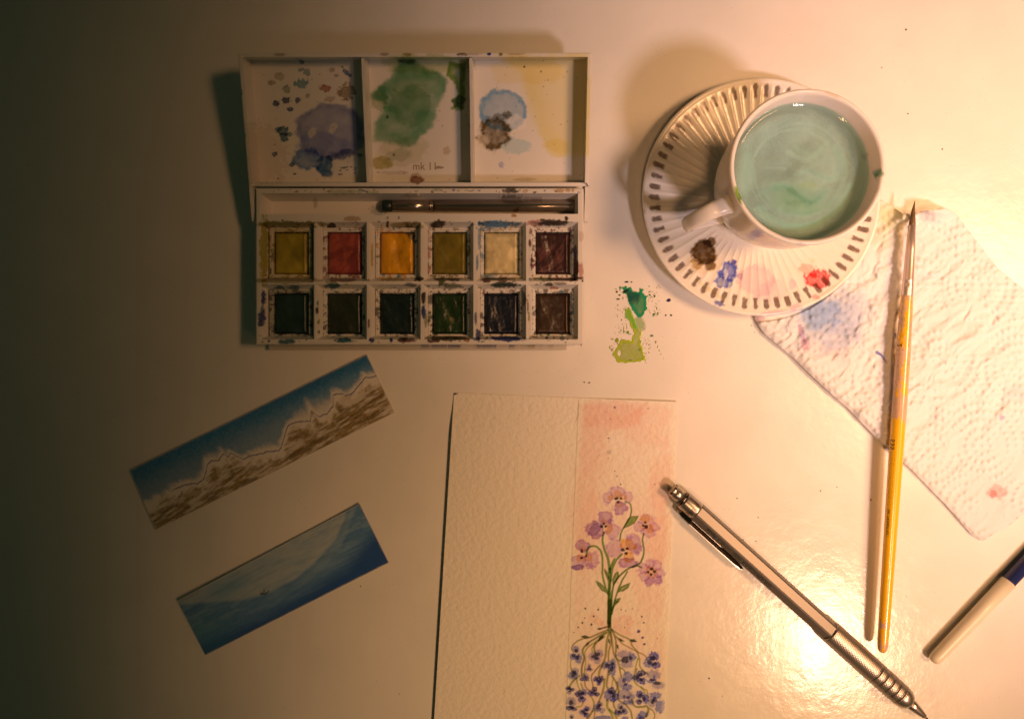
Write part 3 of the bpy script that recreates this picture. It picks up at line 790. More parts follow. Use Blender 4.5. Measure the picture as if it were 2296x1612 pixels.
# tinted water: pigment drifting in it
M_WATER = bpy.data.materials.new('clear_tinted_water')
M_WATER.use_nodes = True
_n = M_WATER.node_tree.nodes; _l = M_WATER.node_tree.links
_n.remove(_n['Principled BSDF'])
_t = _n.new('ShaderNodeBsdfTransparent'); _t.inputs[0].default_value = (0.93, 0.975, 0.97, 1)
_g = _n.new('ShaderNodeBsdfGlossy'); _g.inputs['Roughness'].default_value = 0.03
_f = _n.new('ShaderNodeFresnel'); _f.inputs['IOR'].default_value = 1.33
_tc = _n.new('ShaderNodeTexCoord'); _nz = _n.new('ShaderNodeTexNoise'); _nz.inputs['Scale'].default_value = 70
_bp = _n.new('ShaderNodeBump'); _bp.inputs['Distance'].default_value = 0.0002; _bp.inputs['Strength'].default_value = 0.3
_l.new(_tc.outputs['Object'], _nz.inputs['Vector']); _l.new(_nz.outputs[0], _bp.inputs['Height'])
_l.new(_bp.outputs[0], _g.inputs['Normal']); _l.new(_bp.outputs[0], _f.inputs['Normal'])
_m = _n.new('ShaderNodeMixShader'); _l.new(_f.outputs[0], _m.inputs[0]); _l.new(_t.outputs[0], _m.inputs[1]); _l.new(_g.outputs[0], _m.inputs[2])
_l.new(_m.outputs[0], _n['Material Output'].inputs['Surface'])
M_MURK = material('drifting_pigment', rough=0.6, attr=True, alpha=True, spec=0.1)
WZ = 51.2; WR = 23.35
rings = np.concatenate([[0.01], np.linspace(.3, WR, 90)])
seg = 200
th = np.linspace(0, 2 * np.pi, seg, endpoint=False)
zz = WZ + .5 * sstep(WR - 1.6, WR, rings) ** 2
V = np.stack([SX + rings[:, None] * np.cos(th), SY + rings[:, None] * np.sin(th), zz[:, None] * np.ones((1, seg))], -1).reshape(-1, 3)
F = grid_faces(seg, len(rings), True)
n0 = len(V)
V = np.vstack([V, np.stack([SX + (WR - .3) * np.cos(th), SY + (WR - .3) * np.sin(th), np.full(seg, 45.0)], 1), np.stack([SX + 14 * np.cos(th), SY + 14 * np.sin(th), np.full(seg, 18.0)], 1)])
e0 = (len(rings) - 1) * seg; k = np.arange(seg); k1 = (k + 1) % seg
F = np.vstack([F, np.stack([e0 + k, n0 + k, n0 + k1, e0 + k1], 1)[:, ::-1], np.stack([n0 + k, n0 + seg + k, n0 + seg + k1, n0 + k1], 1)[:, ::-1]])
WATER = (.50, .73, .72)
pt = Painter(topx(V), WATER)
def wx(x, y): return (1582.6 + .2546 * x, 175.8 + .2546 * y)
def wb_(x, y, rx, ry, col, a=1, **k):
    pt.blob(*wx(x, y), rx * .2546, ry * .2546, col, a, **k)
def wl_(pts, w, col, a, soft=6, **k):
    pt.line(smooth_pts([wx(*p) for p in pts]), w if not hasattr(w, '__len__') else [w[0]] * 99, col, a, soft=soft, **k)
ring_ = [(850 + 420 * math.cos(t_), 800 + 425 * math.sin(t_)) for t_ in np.linspace(2.2, 6.9, 16)]
wl_(ring_, 2.5, (.74, .80, .76), .7, soft=5.0, n=3)
ring_ = [(860 + 390 * math.cos(t_), 790 + 400 * math.sin(t_)) for t_ in np.linspace(.2, 2.6, 10)]
wl_(ring_, 5, (.66, .76, .70), .75, soft=6, n=2)
ring_ = [(840 + 480 * math.cos(t_), 780 + 520 * math.sin(t_)) for t_ in np.linspace(.3, 2.4, 10)]
wl_(ring_, 9, (.60, .76, .68), .8, soft=8, n=3)
wb_(850, 1050, 290, 170, (.50, .62, .52), .8, n=.25, soft=.5, rot=.2); wb_(760, 1040, 130, 90, (.70, .76, .64), .7, n=.25, soft=.5); wb_(850, 1130, 220, 60, (.70, .78, .64), .6, n=.2, soft=.4)
wl_([(620, 950), (720, 950), (830, 1020), (930, 1080), (1020, 1050), (1100, 980)], 9, (.48, .68, .62), .8, soft=12, n=4)
wl_([(870, 800), (940, 790), (1010, 830), (1100, 870), (1190, 850), (1235, 780), (1220, 690), (1160, 590)], 6, (.50, .68, .64), .8, soft=10, n=4)
wl_([(790, 590), (880, 640), (970, 660), (1040, 620), (1100, 560)], 8, (.72, .84, .78), .8, soft=7, n=3)
wl_([(990, 670), (1060, 700), (1160, 680)], 8, (.80, .88, .84), .6, soft=7, n=3)
wl_([(560, 740), (640, 735), (760, 745)], 5, (.80, .90, .85), .7, soft=6, n=2)
wb_(930, 930, 90, 40, (.98, .92, .70), .6, soft=.6); wb_(1150, 700, 330, 420, (1, .93, .84), .7, n=.1, soft=.7)
wb_(820, 1330, 420, 80, (.86, .92, .88), .7, soft=.5); wb_(380, 800, 60, 260, (.84, .93, .90), .7, n=.3, soft=.5)
x, y = pt.xy[:, 0], pt.xy[:, 1]
pt.c *= (.90 + .2 * fbm(x / 30, y / 45, 21))[:, None]
rv = np.hypot(V[:, 0] - SX, V[:, 1] - SY)
pt.put(np.arange(len(V)), sstep(WR - 4.0, WR + .5, rv + (fbm(x / 20, y / 20, 5) - .5) * 2) * .42 * (V[:, 2] > 50), (.66, .66, .58), True)
RW = (SX, SY, 12)
NS = len(rings) * seg
wat = make('rinse_water', V[:NS], F[:(len(rings) - 1) * seg], M_WATER, None, RW)
# turbid layer a little below the surface: thin where the water is clear, dense where pigment has not mixed in
dark = np.clip(1 - pt.c.mean(1) / np.mean(WATER), 0, 1)[:NS]
for nm_, dz, base_a, gain, shrink in (('pigment_cloud', 2.2, .30, 1.3, .985), ('pigment_cloud', 7.5, .32, 2.4, .95)):
    Vm = V[:NS].copy(); Vm[:, 2] = WZ - dz + .5 * (fbm(Vm[:, 0] / 6, Vm[:, 1] / 6, 3) - .5)
    Vm[:, 0] = SX + (Vm[:, 0] - SX) * shrink; Vm[:, 1] = SY + (Vm[:, 1] - SY) * shrink
    al_ = np.clip(base_a + gain * dark + .22 * (fbm(Vm[:, 0] / 5, Vm[:, 1] / 8, 17) - .5), 0, .93)
    rim_f = sstep(WR, WR - 3.5, np.hypot(Vm[:, 0] - SX, Vm[:, 1] - SY))
    make(nm_, Vm, F[:(len(rings) - 1) * seg], M_MURK, wat, RW, pt.c[:NS], al_ * (.25 + .75 * rim_f), parent_off=RW)
tag(wat, 'murky green tinted rinse water with pigment swirls inside the cup', 'water')

# ------------------------------------------------------------------ paper towel
M_TOWEL = material('paper_towel', rough=0.9, attr=True, spec=0.2, bumps=((1500, 0.00012, 0.6), (420, 0.0002, 0.5)))
def resample(pts, n):
    p = np.asarray(pts, float); d = np.r_[0, np.cumsum(np.hypot(*np.diff(p, axis=0).T))]
    s = np.linspace(0, d[-1], n)
    return np.stack([np.interp(s, d, p[:, 0]), np.interp(s, d, p[:, 1])], 1)
N1 = 420; N2 = 300
eAD = resample([(1690, 712), (1800, 600), (1935, 445), (1985, 452), (2022, 478), (2052, 482), (2068, 474), (2122, 468)], N2)
eBC = resample([(2204, 1213), (2232, 1196), (2262, 1180), (2310, 1140), (2700, 985)], N2)
eAB = resample([(1690, 712), (1712, 748), (1775, 800), (1850, 872), (1900, 915), (1960, 978), (2040, 1050), (2120, 1132), (2178, 1198), (2204, 1213)], N1)
eDC = resample([(2122, 468), (2142, 478), (2168, 512), (2205, 560), (2238, 602), (2280, 636), (2330, 670), (2700, 985)], N1)
u = np.linspace(0, 1, N1)[None, :, None]; v = np.linspace(0, 1, N2)[:, None, None]
A_, B_, C_, D_ = eAB[0], eAB[-1], eDC[-1], eDC[0]
PX = (1 - v) * eAB[None] + v * eDC[None] + (1 - u) * eAD[:, None] + u * eBC[:, None] - ((1 - u) * (1 - v) * A_ + u * (1 - v) * B_ + u * v * C_ + (1 - u) * v * D_)
x = PX[..., 0]; y = PX[..., 1]
cens = np.array([(2205, 1000), (2185, 640), (1990, 850), (1830, 770), (2290, 830), (2085, 1010), (2060, 640), (2110, 800), (2330, 1130), (2400, 900), (2180, 1140), (1930, 980)], float)
dd = np.stack([np.hypot(x - c[0], y - c[1]) for c in cens]); ci = dd.argmin(0); r = dd.min(0)
ang = np.arctan2(y - cens[ci, 1], x - cens[ci, 0])
pitch = 19.0
ri = np.maximum(np.round(r / pitch), 0); nr = np.maximum(np.round(2 * np.pi * ri * pitch / 14.5), 1)
an = np.round(ang * nr / (2 * np.pi)) * 2 * np.pi / nr
d = np.hypot(r * np.cos(ang) - ri * pitch * np.cos(an), r * np.sin(ang) - ri * pitch * np.sin(an))
keep = sstep(.34, .48, fbm(x / 55, y / 55, 31))
dots = np.exp(-(d / 4.9) ** 2) * (.12 + .88 * keep)
# crumples run from lower left to upper right, strongest by the saucer
s1 = (x * .72 + y * .69); s2 = (x * .69 - y * .72)
wq = 26 * (fbm(x / 60, y / 60, 91) - .5); wq2 = 40 * (fbm(x / 90, y / 90, 95) - .5)
s1 = s1 + wq + wq2; s2 = s2 + wq2 * 2
rid = np.abs(fbm(s1 / 52, s2 / 90, 41, 3) - .5) * 2
rid2 = fbm(s1 / 20, s2 / 46, 47, 3) - .5
near = sstep(520, 200, np.hypot(x - 1900, y - 700))
edge_u = np.minimum(np.linspace(0, 1, N1)[None, :], 1) * np.ones((N2, 1)); edge_v = np.linspace(0, 1, N2)[:, None] * np.ones((1, N1))
Zt = .7 + .52 * dots + (1 - rid) * (.60 + 1.9 * near) + rid2 * (.24 + 1.0 * near) + 1.2 * fbm(x / 120, y / 120, 52)
# lifted edge at the top, flat by the lower edge
Zt += 7.0 * np.exp(-((x - 2095) / 42) ** 2 - ((y - 468) / 22) ** 2) + 3.6 * np.exp(-((x - 2030) / 26) ** 2 - ((y - 486) / 18) ** 2)
Zt += 1.6 * np.exp(-((x - 2140) / 70) ** 2 - ((y - 505) / 50) ** 2)
dsau = np.hypot((x - 1148) * PXS - SX, (806 - y) * PXS - SY)
Zt = np.where(dsau < 49, np.minimum(Zt, .5 + 2.0 * sstep(38, 49, dsau)), Zt)
Zt = Zt * sstep(-.03, .03, edge_v) + .35
Zt = np.where(dsau >= 49, Zt, np.minimum(Zt, 2.4))
k = PXS * (H - Zt) / H
V = np.stack([(x - 1148) * k, (806 - y) * k, Zt], -1).reshape(-1, 3)
F = grid_faces(N1, N2)
V = np.vstack([V, V - np.array([0, 0, .12])])
n0 = N1 * N2
per = np.r_[np.arange(N1), np.arange(1, N2) * N1 + N1 - 1, (N2 - 1) * N1 + np.arange(N1 - 2, -1, -1), np.arange(N2 - 2, 0, -1) * N1]
F = np.vstack([F, F[:, ::-1] + n0, np.stack([per, per + n0, np.roll(per, -1) + n0, np.roll(per, -1)], 1)])
pt = Painter(topx(V), (.68, .68, .69))
pt.blob(1852, 716, 78, 62, (.60, .74, .94), .7, n=.4, ns=18, soft=.4); pt.blob(1838, 704, 44, 32, (.46, .64, .94), .65, n=.4, ns=10, soft=.4); pt.blob(1900, 690, 60, 50, (.76, .78, .88), .6, n=.4, ns=18, soft=.5)
pt.blob(1880, 765, 60, 36, (.84, .80, .86), .6, n=.4, ns=14, soft=.5); pt.blob(1797, 745, 7, 20, (.72, .48, .70), .8, n=.4, ns=6, rot=-.2); pt.blob(1806, 772, 10, 18, (.84, .52, .62), .75, n=.35, ns=7)
pt.blob(1865, 790, 14, 10, (.93, .74, .72), .5, soft=.5); pt.line([(1966, 790), (1976, 796), (1982, 806), (1988, 814)], [7, 5, 3, 1], (.12, .15, .55), .85, soft=1.5, n=1.5)
pt.line([(2007, 748), (2012, 765), (2016, 790), (2022, 815)], [5, 3, 3, 2], (.15, .14, .5), .8, soft=1.5, n=1.5, dash=.42)
pt.blob(2236, 1104, 22, 14, (.95, .50, .48), .7, n=.4, ns=9, soft=.4); pt.blob(2228, 1108, 9, 9, (.92, .3, .3), .6, n=.4); pt.blob(2246, 936, 8, 7, (.5, .58, .86), .7, n=.4)
pt.blob(2285, 880, 26, 18, (.78, .80, .86), .5, soft=.5); pt.blob(2000, 475, 40, 34, (.80, .84, .50), .6, n=.4, ns=12, soft=.5); pt.blob(1985, 520, 50, 60, (.95, .90, .70), .6, n=.4, soft=.5)
pt.blob(1700, 714, 12, 12, (.5, .3, .36), .6, n=.5, ns=4); pt.line([(1690, 720), (1712, 750), (1850, 874), (2000, 1014), (2196, 1208)], 1.6, (.5, .44, .38), .55, soft=1)
pt.blob(2170, 740, 30, 20, (.92, .90, .86), .6); pt.blob(2065, 620, 40, 10, (.85, .86, .95), .4)
tw = make('paper_towel', V, F, M_TOWEL, None, tuple(P(2100, 850, 0)), pt.c)
tag(tw, 'crumpled white embossed paper towel with paint stains tucked under the saucer', 'paper towel')

# ------------------------------------------------------------------ yellow paintbrush
M_HANDLE = material('yellow_lacquer', rough=0.26, attr=True, coat=.4, bumps=((900, 0.00005, 0.3),))
M_FERRULE = material('nickel_ferrule', (0.72, 0.58, 0.50), rough=0.30, metal=0.72)
M_HAIR = material('brush_hair', (0.17, 0.10, 0.035), rough=0.45, vary=.5, vary_scale=500)
M_INK = material('black_print', (0.02, 0.017, 0.012), rough=0.5)
zt, ze = 10.2, 6.4
q0 = P(2049, 450, zt); q1 = P(1978, 1462, ze)
LBr = np.linalg.norm(q1 - q0)
per_px = LBr / math.hypot(2049 - 1978, 1462 - 450)
tt = lambda ypx: (ypx - 450) * LBr / (1462 - 450)
BO = tuple(P(2015, 950, 0))
br = thing('paintbrush', 'old yellow handled paintbrush with chipped lacquer lying across the paper towel', 'paintbrush', BO)
# bristles
prof = [(0, .08), (2, .38), (4, .66), (6.5, .98), (tt(500), 1.25), (tt(507), 1.28)]
V, F = lathe(q0, q1, prof, 20)
tip_f = np.clip(1 - np.linalg.norm(V - q0, axis=1) / 6, 0, 1)
V[:, 0] += .5 * tip_f ** 2
make('bristles', V, F, M_HAIR, br, BO, parent_off=BO)
prof = [(tt(505), 1.1), (tt(505.5), 1.38), (tt(560), 1.72), (tt(625), 2.02), (tt(627), 2.12), (tt(629), 2.02), (tt(638), 2.08), (tt(642), 2.22), (tt(645), 2.08), (tt(660), 2.2), (tt(662), 2.1)]
V, F = lathe(q0, q1, prof, 40)
make('ferrule', V, F, M_FERRULE, br, BO, parent_off=BO)
ys = np.linspace(660.5, 1462, 420)
rpx = np.interp(ys, [660, 690, 780, 900, 1000, 1100, 1200, 1300, 1400, 1440, 1452, 1459, 1462], [12.2, 13.6, 15.5, 15.8, 15.2, 14.6, 13.8, 13.0, 12.2, 11.6, 10.6, 8, 4])
V, F = lathe(q0, q1, np.stack([tt(ys), rpx * PXS * .97], 1), 40)
pt = Painter(topx(V), (.88, .48, .008))
thv = np.tile(np.linspace(0, 2 * np.pi, 40, endpoint=False), len(ys)); yv = np.repeat(ys, 40)
chip = fbm(thv * 1.6, yv / 38, 61, 5) + .13 * (fbm(thv * 5, yv / 9, 67) - .5)
lim = np.interp(yv, [660, 700, 760, 800, 850, 915, 935, 960, 1380, 1400, 1412, 1440, 1446, 1452, 1462], [.50, .54, .50, .50, .30, .34, .55, .9, .9, .45, .8, .62, .42, .55, .6])
bare = sstep(-.02, .02, chip - lim)
wood = np.array([.62, .40, .24]) * (.75 + .45 * fbm(thv * 7, yv / 30, 71))[:, None]
pt.c = pt.c * (1 - bare[:, None]) + wood * bare[:, None]
pt.c *= (.86 + .2 * fbm(thv * 2, yv / 60, 73))[:, None]
cr = sstep(.05, .0, np.abs(fbm(thv * 4, yv / 20, 81, 3) - .5)) * sstep(930, 800, yv) * .45
pt.c = pt.c * (1 - cr[:, None]) + np.array([.22, .12, .04]) * cr[:, None]
pt.put(np.arange(len(V)), sstep(1450, 1460, yv) * sstep(.5, .6, fbm(thv * 2, yv / 5, 5)) * .7, (.25, .22, .12), True)
hdl = make('handle', V, F, M_HANDLE, br, BO, pt.c, parent_off=BO)
# print on the left flank of the handle
dax = (q1 - q0) / LBr; e_s = np.cross(dax, [0, 0, 1.0]); e_s /= np.linalg.norm(e_s)     # e_s points to the left of the picture or right
if e_s[0] > 0: e_s = -e_s


def wrap_handle(Vt, y_at, phi0, flip=1.0):
    """text x runs down the handle from picture row y_at, text y runs round it"""
    t0 = tt(y_at) + Vt[:, 0]
    yy_ = 450 + t0 * (1462 - 450) / LBr
    rr_ = np.interp(yy_, ys, rpx) * PXS * .97 + .05
    ph_ = phi0 + flip * Vt[:, 1] / rr_
    return q0 + t0[:, None] * dax + (rr_ * np.sin(ph_))[:, None] * e_s + (rr_ * np.cos(ph_))[:, None] * np.array([0, 0, 1.0])


allV = []; allF = []
def add_print(Vt, Ft, y_at, phi0, flip=1.0):
    b = sum(len(v_) for v_ in allV)
    allV.append(wrap_handle(Vt, y_at, phi0, flip)); allF.extend([tuple(i + b for i in f) for f in Ft])
for (s_, size, ya, ph0) in (('2', 3.0, 768, .72), ('1535', 3.0, 972, .74)):
    Vt, Ft = text_mesh(s_, size, .02)
    add_print(Vt, Ft, ya, ph0, 1.0)
rb = np.random.RandomState(11)
y_ = 1004.0
while y_ < 1130:
    w_ = rb.uniform(.8, 2.6); h_ = rb.choice([2.0, 2.0, 1.6, 2.0])
    bw = w_ * PXS
    add_print(np.array([(0, 0, 0), (bw, 0, 0), (bw, h_, 0), (0, h_, 0)]), [(0, 1, 2, 3)], y_, .62)
    y_ += w_ + rb.uniform(1.0, 3.4)
Vt, Ft = text_mesh('0417430697621', 1.7, .01)
add_print(Vt, Ft, 1138, .72)
make('lettering', np.vstack(allV), allF, M_INK, br, BO, smooth=False, parent_off=BO)['kind'] = 'stuff'

# ------------------------------------------------------------------ mechanical pencil
M_SILVER = material('silver_barrel', (0.20, 0.185, 0.175), rough=0.43, metal=.72, bumps=((1200, 0.00002, 0.2),))
M_STEEL = material('satin_steel', (0.50, 0.45, 0.41), rough=0.30, metal=.92)
M_GRIP = material('knurled_grip', (0.37, 0.33, 0.30), rough=0.40, metal=.9)
M_DARKSTEEL = material('dark_steel_clip', (0.16, 0.135, 0.12), rough=0.25, metal=1.0)
m0 = P(1506, 1096, 4.9); m1 = P(2080, 1611.5, 4.9)
LM = np.linalg.norm(m1 - m0); kx = LM / math.hypot(577.5, 518.5)
PO = tuple(P(1790, 1350, 0))
pc = thing('mechanical_pencil', 'silver mechanical pencil with knurled metal grip lying beside the painted card', 'mechanical pencil', PO)
dM = (m1 - m0) / LM
oM = np.array([dM[1], -dM[0], 0])       # lower-left side of the pencil in the picture
if oM[0] > 0: oM = -oM
UP = np.array([0, 0, 1.0])
def turned(name, prof, mat, seg=48, **k):
    V, F = lathe(m0, m1, [(a * kx, b) for a, b in prof], seg, **k)
    return make(name, V, F, mat, pc, PO, parent_off=PO)
turned('eraser_cap', [(0, 1.6), (.3, 2.2), (1.5, 2.5), (8, 2.55), (9, 2.35), (10, 2.55), (30, 2.6), (30.2, 2.2)], M_STEEL)
# notches in the cap, dark little slots
for a_ in (-.5, .6, 1.7, 2.8, 3.9, 5.0):
    c_ = m0 + dM * 2.9 * kx + (oM * math.sin(a_) + UP * math.cos(a_)) * 2.45
    tng = oM * math.cos(a_) - UP * math.sin(a_); nn_ = oM * math.sin(a_) + UP * math.cos(a_)
    Vb = [c_ + dM * sx * .45 + tng * sy * .42 + nn_ * sz * .12 for sz in (-1, 1) for (sx, sy) in ((-1, -1), (1, -1), (1, 1), (-1, 1))]
    make('notch', np.array(Vb), [(3, 2, 1, 0), (4, 5, 6, 7), (0, 1, 5, 4), (1, 2, 6, 5), (2, 3, 7, 6), (3, 0, 4, 7)], M_INK, pc, PO, smooth=False, parent_off=PO)
turned('cap_ring', [(30.5, 2.3), (30.7, 3.1), (32, 3.3), (35, 3.35), (36, 3.1)], M_DARKSTEEL)
turned('collar', [(36, 3.2), (36.4, 3.65), (39, 3.8), (70, 3.85), (74, 3.85), (74.5, 3.6)], M_STEEL)
# hexagonal barrel
RB = 4.15; roll = math.radians(13)
def hexring(t, R_, bev=.10):
    out = []
    for i in range(6):
        for s_ in (-bev, bev):
            a_ = math.radians(60 * i + 30) + s_ - roll
            rad = R_ * math.cos(math.pi / 6) / math.cos(math.pi / 6 - abs(s_))
            out.append(m0 + dM * t * kx + (oM * math.sin(a_) + UP * math.cos(a_)) * rad)
    return out
V = []
rings_ = [(74.8, 3.7), (75.2, RB), (480, RB), (480.1, 3.5)]
for (t_, r_) in rings_: V += hexring(t_, r_)
F = [tuple(f) for f in grid_faces(12, len(rings_), True).tolist()] + [tuple(range(11, -1, -1)), tuple(range(36, 48))]
make('barrel', np.array(V), F, M_SILVER, pc, PO, smooth=False, parent_off=PO)
# grip
tg_px = np.concatenate([[478.5, 479, 480.5], np.linspace(481, 692, 300), [692.5, 693]])
rg = np.full(len(tg_px), 4.55)
rg[0] = 4.0; rg[1] = 4.4
rg = np.where(tg_px > 600, 4.55 - .0016 * (tg_px - 600), rg)
for c_ in (613, 631, 650, 668, 685): rg = rg - .38 * np.exp(-((tg_px - c_) / 1.7) ** 2)
kn = np.where((tg_px > 482) & (tg_px < 690), 1.0, 0.0)
for c_ in (613, 631, 650, 668, 685): kn = kn * sstep(1.5, 4, np.abs(tg_px - c_))
def knurl(T, TH, R_):
    return R_ + kn[:, None] * (.060 * np.abs(np.sin(TH * 17 + T * 1.9)) + .030 * np.abs(np.sin(TH * 17 - T * 1.9)))
V, F = lathe(m0, m1, np.stack([tg_px * kx, rg], 1), 176, caps=True, rfun=knurl)
make('grip', V, F, M_GRIP, pc, PO, parent_off=PO)
turned('front_cone', [(690, 4.3), (692.5, 4.42), (700, 4.38), (708, 4.1), (715, 3.5), (719.5, 2.7), (720.5, 2.1)], M_STEEL)
turned('tip', [(719, 2.0), (720, 2.25), (735, 2.0), (750, 1.62), (764, 1.1), (767, .95), (768, .6)], M_STEEL)
turned('lead_sleeve', [(767, .42), (767.2, .45), (776, .4)], M_DARKSTEEL, seg=16)
# clip: wing at the collar and a folded strip along the barrel's lower-left side
def strip(name, ts, ra, rb_, za, zb, mat, parent=pc, drop=0.0):
    V = []
    for t_, a_, b_, z0_, z1_ in zip(ts, ra, rb_, za, zb):
        c_ = m0 + dM * t_ * kx
        for (r_, z_) in ((a_, z0_), (b_, z0_ - drop), (b_, z1_ - drop), (a_, z1_)): V.append(c_ + oM * r_ + UP * z_)
    F = [tuple(f) for f in grid_faces(4, len(ts), True).tolist()] + [(3, 2, 1, 0), tuple(range(4 * len(ts) - 4, 4 * len(ts)))]
    return make(name, np.array(V), F, mat, parent, PO, smooth=False, parent_off=PO)
cl = strip('clip', [44, 50, 78, 82, 170, 200, 224, 236, 241], [3.2, 3.4, 3.6, 3.9, 3.9, 3.9, 4.0, 4.3, 4.7], [4.6, 5.4, 5.7, 5.75, 5.75, 5.75, 5.7, 5.5, 5.1],
           [-1.8, -2.0, -1.6, -1.0, -1.0, -1.0, -1.0, -1.0, -.9], [-.2, .9, .9, -.05, -.05, -.05, -.0, -.0, -.1], M_DARKSTEEL, drop=1.1)
strip('clip_edge', [82, 170, 220, 234, 240], [5.72, 5.72, 5.62, 5.4, 5.05], [6.0, 6.0, 5.92, 5.75, 5.3], [-1.3, -1.3, -1.3, -1.2, -1.0], [.25, .25, .2, .1, -.1], M_STEEL, cl)
strip('clip_edge', [82, 130, 170, 176], [3.85, 3.85, 3.85, 3.9], [4.05, 4.05, 4.05, 4.0], [-1.0, -1.0, -1.0, -1.0], [.15, .15, .05, -.2], M_STEEL, cl)
# lettering, upside down in the picture, on the lower-left facet
phi = math.radians(60) - roll
nF = oM * math.sin(phi) + UP * math.cos(phi); qF = oM * math.cos(phi) - UP * math.sin(phi)
allV = []; allF = []
def facet_text(s_, size, t_start, off, sx=1.0, bold=.0):
    Vt, Ft = text_mesh(s_, size, bold)
    b = sum(len(v_) for v_ in allV)
    c_ = m0 + dM * t_start * kx + nF * (RB * math.cos(math.pi / 6) + .03)
    allV.append(c_ - Vt[:, :1] * sx * dM + (Vt[:, 1:2] + off) * qF)
    allF.extend([tuple(i + b for i in f) for f in Ft])
facet_text('GRAPHGEAR 500', 2.7, 308, -.95, .99, .03)
facet_text('JAPAN', 1.3, 187, -.5)
facet_text('0.3', 2.7, 166, -.95, 1.0, .02)
facet_text('Pentel', 2.8, 143, -1.0, .72, .06)
make('lettering', np.vstack(allV), allF, M_INK, pc, PO, smooth=False, parent_off=PO)['kind'] = 'stuff'
# engraved word running round the collar
Vt, Ft = text_mesh('Pentel', 2.9, .02)
rC = 3.90
ph_ = math.radians(62) - Vt[:, 0] / rC
c_ = m0 + dM * (66 * kx - Vt[:, 1:2])
Vw = c_ + rC * (np.sin(ph_)[:, None] * oM + np.cos(ph_)[:, None] * UP)
M_ENGRAVE = material('engraved_steel', (0.25, 0.20, 0.17), rough=0.35, metal=1.0)
make('engraving', Vw, Ft, M_ENGRAVE, pc, PO, smooth=False, parent_off=PO)['kind'] = 'stuff'

# ------------------------------------------------------------------ white-ended blue pen
M_PENW = material('ivory_plastic', (0.72, 0.66, 0.50), rough=0.34, vary=.06, vary_scale=150)
M_PENB = material('navy_plastic', (0.025, 0.035, 0.13), rough=0.26, vary=.15, vary_scale=200)
w0 = P(2090, 1483, 3.4); w1 = P(2261, 1304, 3.4); dW = (w1 - w0) / np.linalg.norm(w1 - w0); Lw = np.linalg.norm(w1 - w0)
WO = tuple(P(2200, 1370, 0))
pn = thing('pen', 'ivory ended navy blue pen lying at the far right, cut off by the photo edge', 'pen', WO)
V, F = lathe(w0, w1, [(0, .6), (.2, 1.3), (.8, 2.0), (1.8, 2.35), (3.5, 2.5), (Lw * .6, 2.75), (Lw, 2.95), (Lw + .02, 2.6)], 48)
make('cap', V, F, M_PENW, pn, WO, parent_off=WO)
V, F = lathe(w0, w1, [(Lw - .4, 2.2), (Lw - .3, 2.72), (Lw + 70, 2.75), (Lw + 74, 2.2)], 48)
make('barrel', V, F, M_PENB, pn, WO, parent_off=WO)
# moulding seam: a thin broken ridge on the cap's right flank
e_w = np.cross(dW, UP); e_w /= np.linalg.norm(e_w)
if e_w[0] < 0: e_w = -e_w
V = []; F = []
rb = np.random.RandomState(4)
s_ = 6.0
while s_ < Lw - 2:
    l_ = rb.uniform(.5, 2.2); a_ = math.radians(63 + rb.uniform(-3, 3)); r_ = np.interp(s_, [3.5, Lw], [2.52, 2.95]) + .04
    c_ = w0 + dW * s_ + r_ * (math.sin(a_) * e_w + math.cos(a_) * UP)
    tng = math.cos(a_) * e_w - math.sin(a_) * UP
    b = len(V)
    V += [c_ - tng * .12, c_ + dW * l_ - tng * .12, c_ + dW * l_ + tng * .12, c_ + tng * .12]; F.append((b, b + 1, b + 2, b + 3))
    s_ += l_ + rb.uniform(.3, 2.0)
M_SEAM = material('seam_dirt', (0.35, 0.24, 0.13), rough=.6)
make('seam', np.array(V), F, M_SEAM, pn, WO, smooth=False, parent_off=WO)['kind'] = 'stuff'

# ------------------------------------------------------------------ sheets of paper
def sheet(name, corners, nu, nv, zfun, thick, mat, paint, us=None):
    """corners TL, TR, BR, BL in picture points; u runs TL->TR, v runs TL->BL"""
    TL, TR, BR, BL = [np.asarray(c, float) for c in corners]
    u = np.linspace(0, 1, nu) if us is None else us
    nu = len(u)
    v = np.linspace(0, 1, nv)
    U, Vv = np.meshgrid(u, v)
    xy = (1 - U)[..., None] * (1 - Vv)[..., None] * TL + U[..., None] * (1 - Vv)[..., None] * TR + U[..., None] * Vv[..., None] * BR + (1 - U)[..., None] * Vv[..., None] * BL
    z = zfun(U, Vv, xy[..., 0], xy[..., 1])
    k = PXS * (H - z) / H
    T = np.stack([(xy[..., 0] - 1148) * k, (806 - xy[..., 1]) * k, z], -1).reshape(-1, 3)
    F = grid_faces(nu, nv)[:, ::-1]
    n0 = len(T)
    B = T.copy(); B[:, 2] -= thick
    per = np.r_[np.arange(nu), np.arange(1, nv) * nu + nu - 1, (nv - 1) * nu + np.arange(nu - 2, -1, -1), np.arange(nv - 2, 0, -1) * nu]
    npn = len(per)
    V = np.vstack([T, B, T[per], B[per]])
    a = 2 * n0 + np.arange(npn); a1 = np.roll(a, -1)
    F = np.vstack([F, F[:, ::-1] + n0, np.stack([a, a1, a1 + npn, a + npn], 1)])
    pt = Painter(topx(V), (.78, .745, .66))
    paint(pt, V, np.r_[U.ravel(), U.ravel(), U.ravel()[per], U.ravel()[per]], np.r_[Vv.ravel(), Vv.ravel(), Vv.ravel()[per], Vv.ravel()[per]])
    c = (np.asarray(P(*((TL + BR) / 2), 0)))
    return make(name, V, F, mat, None, tuple(c), pt.c)


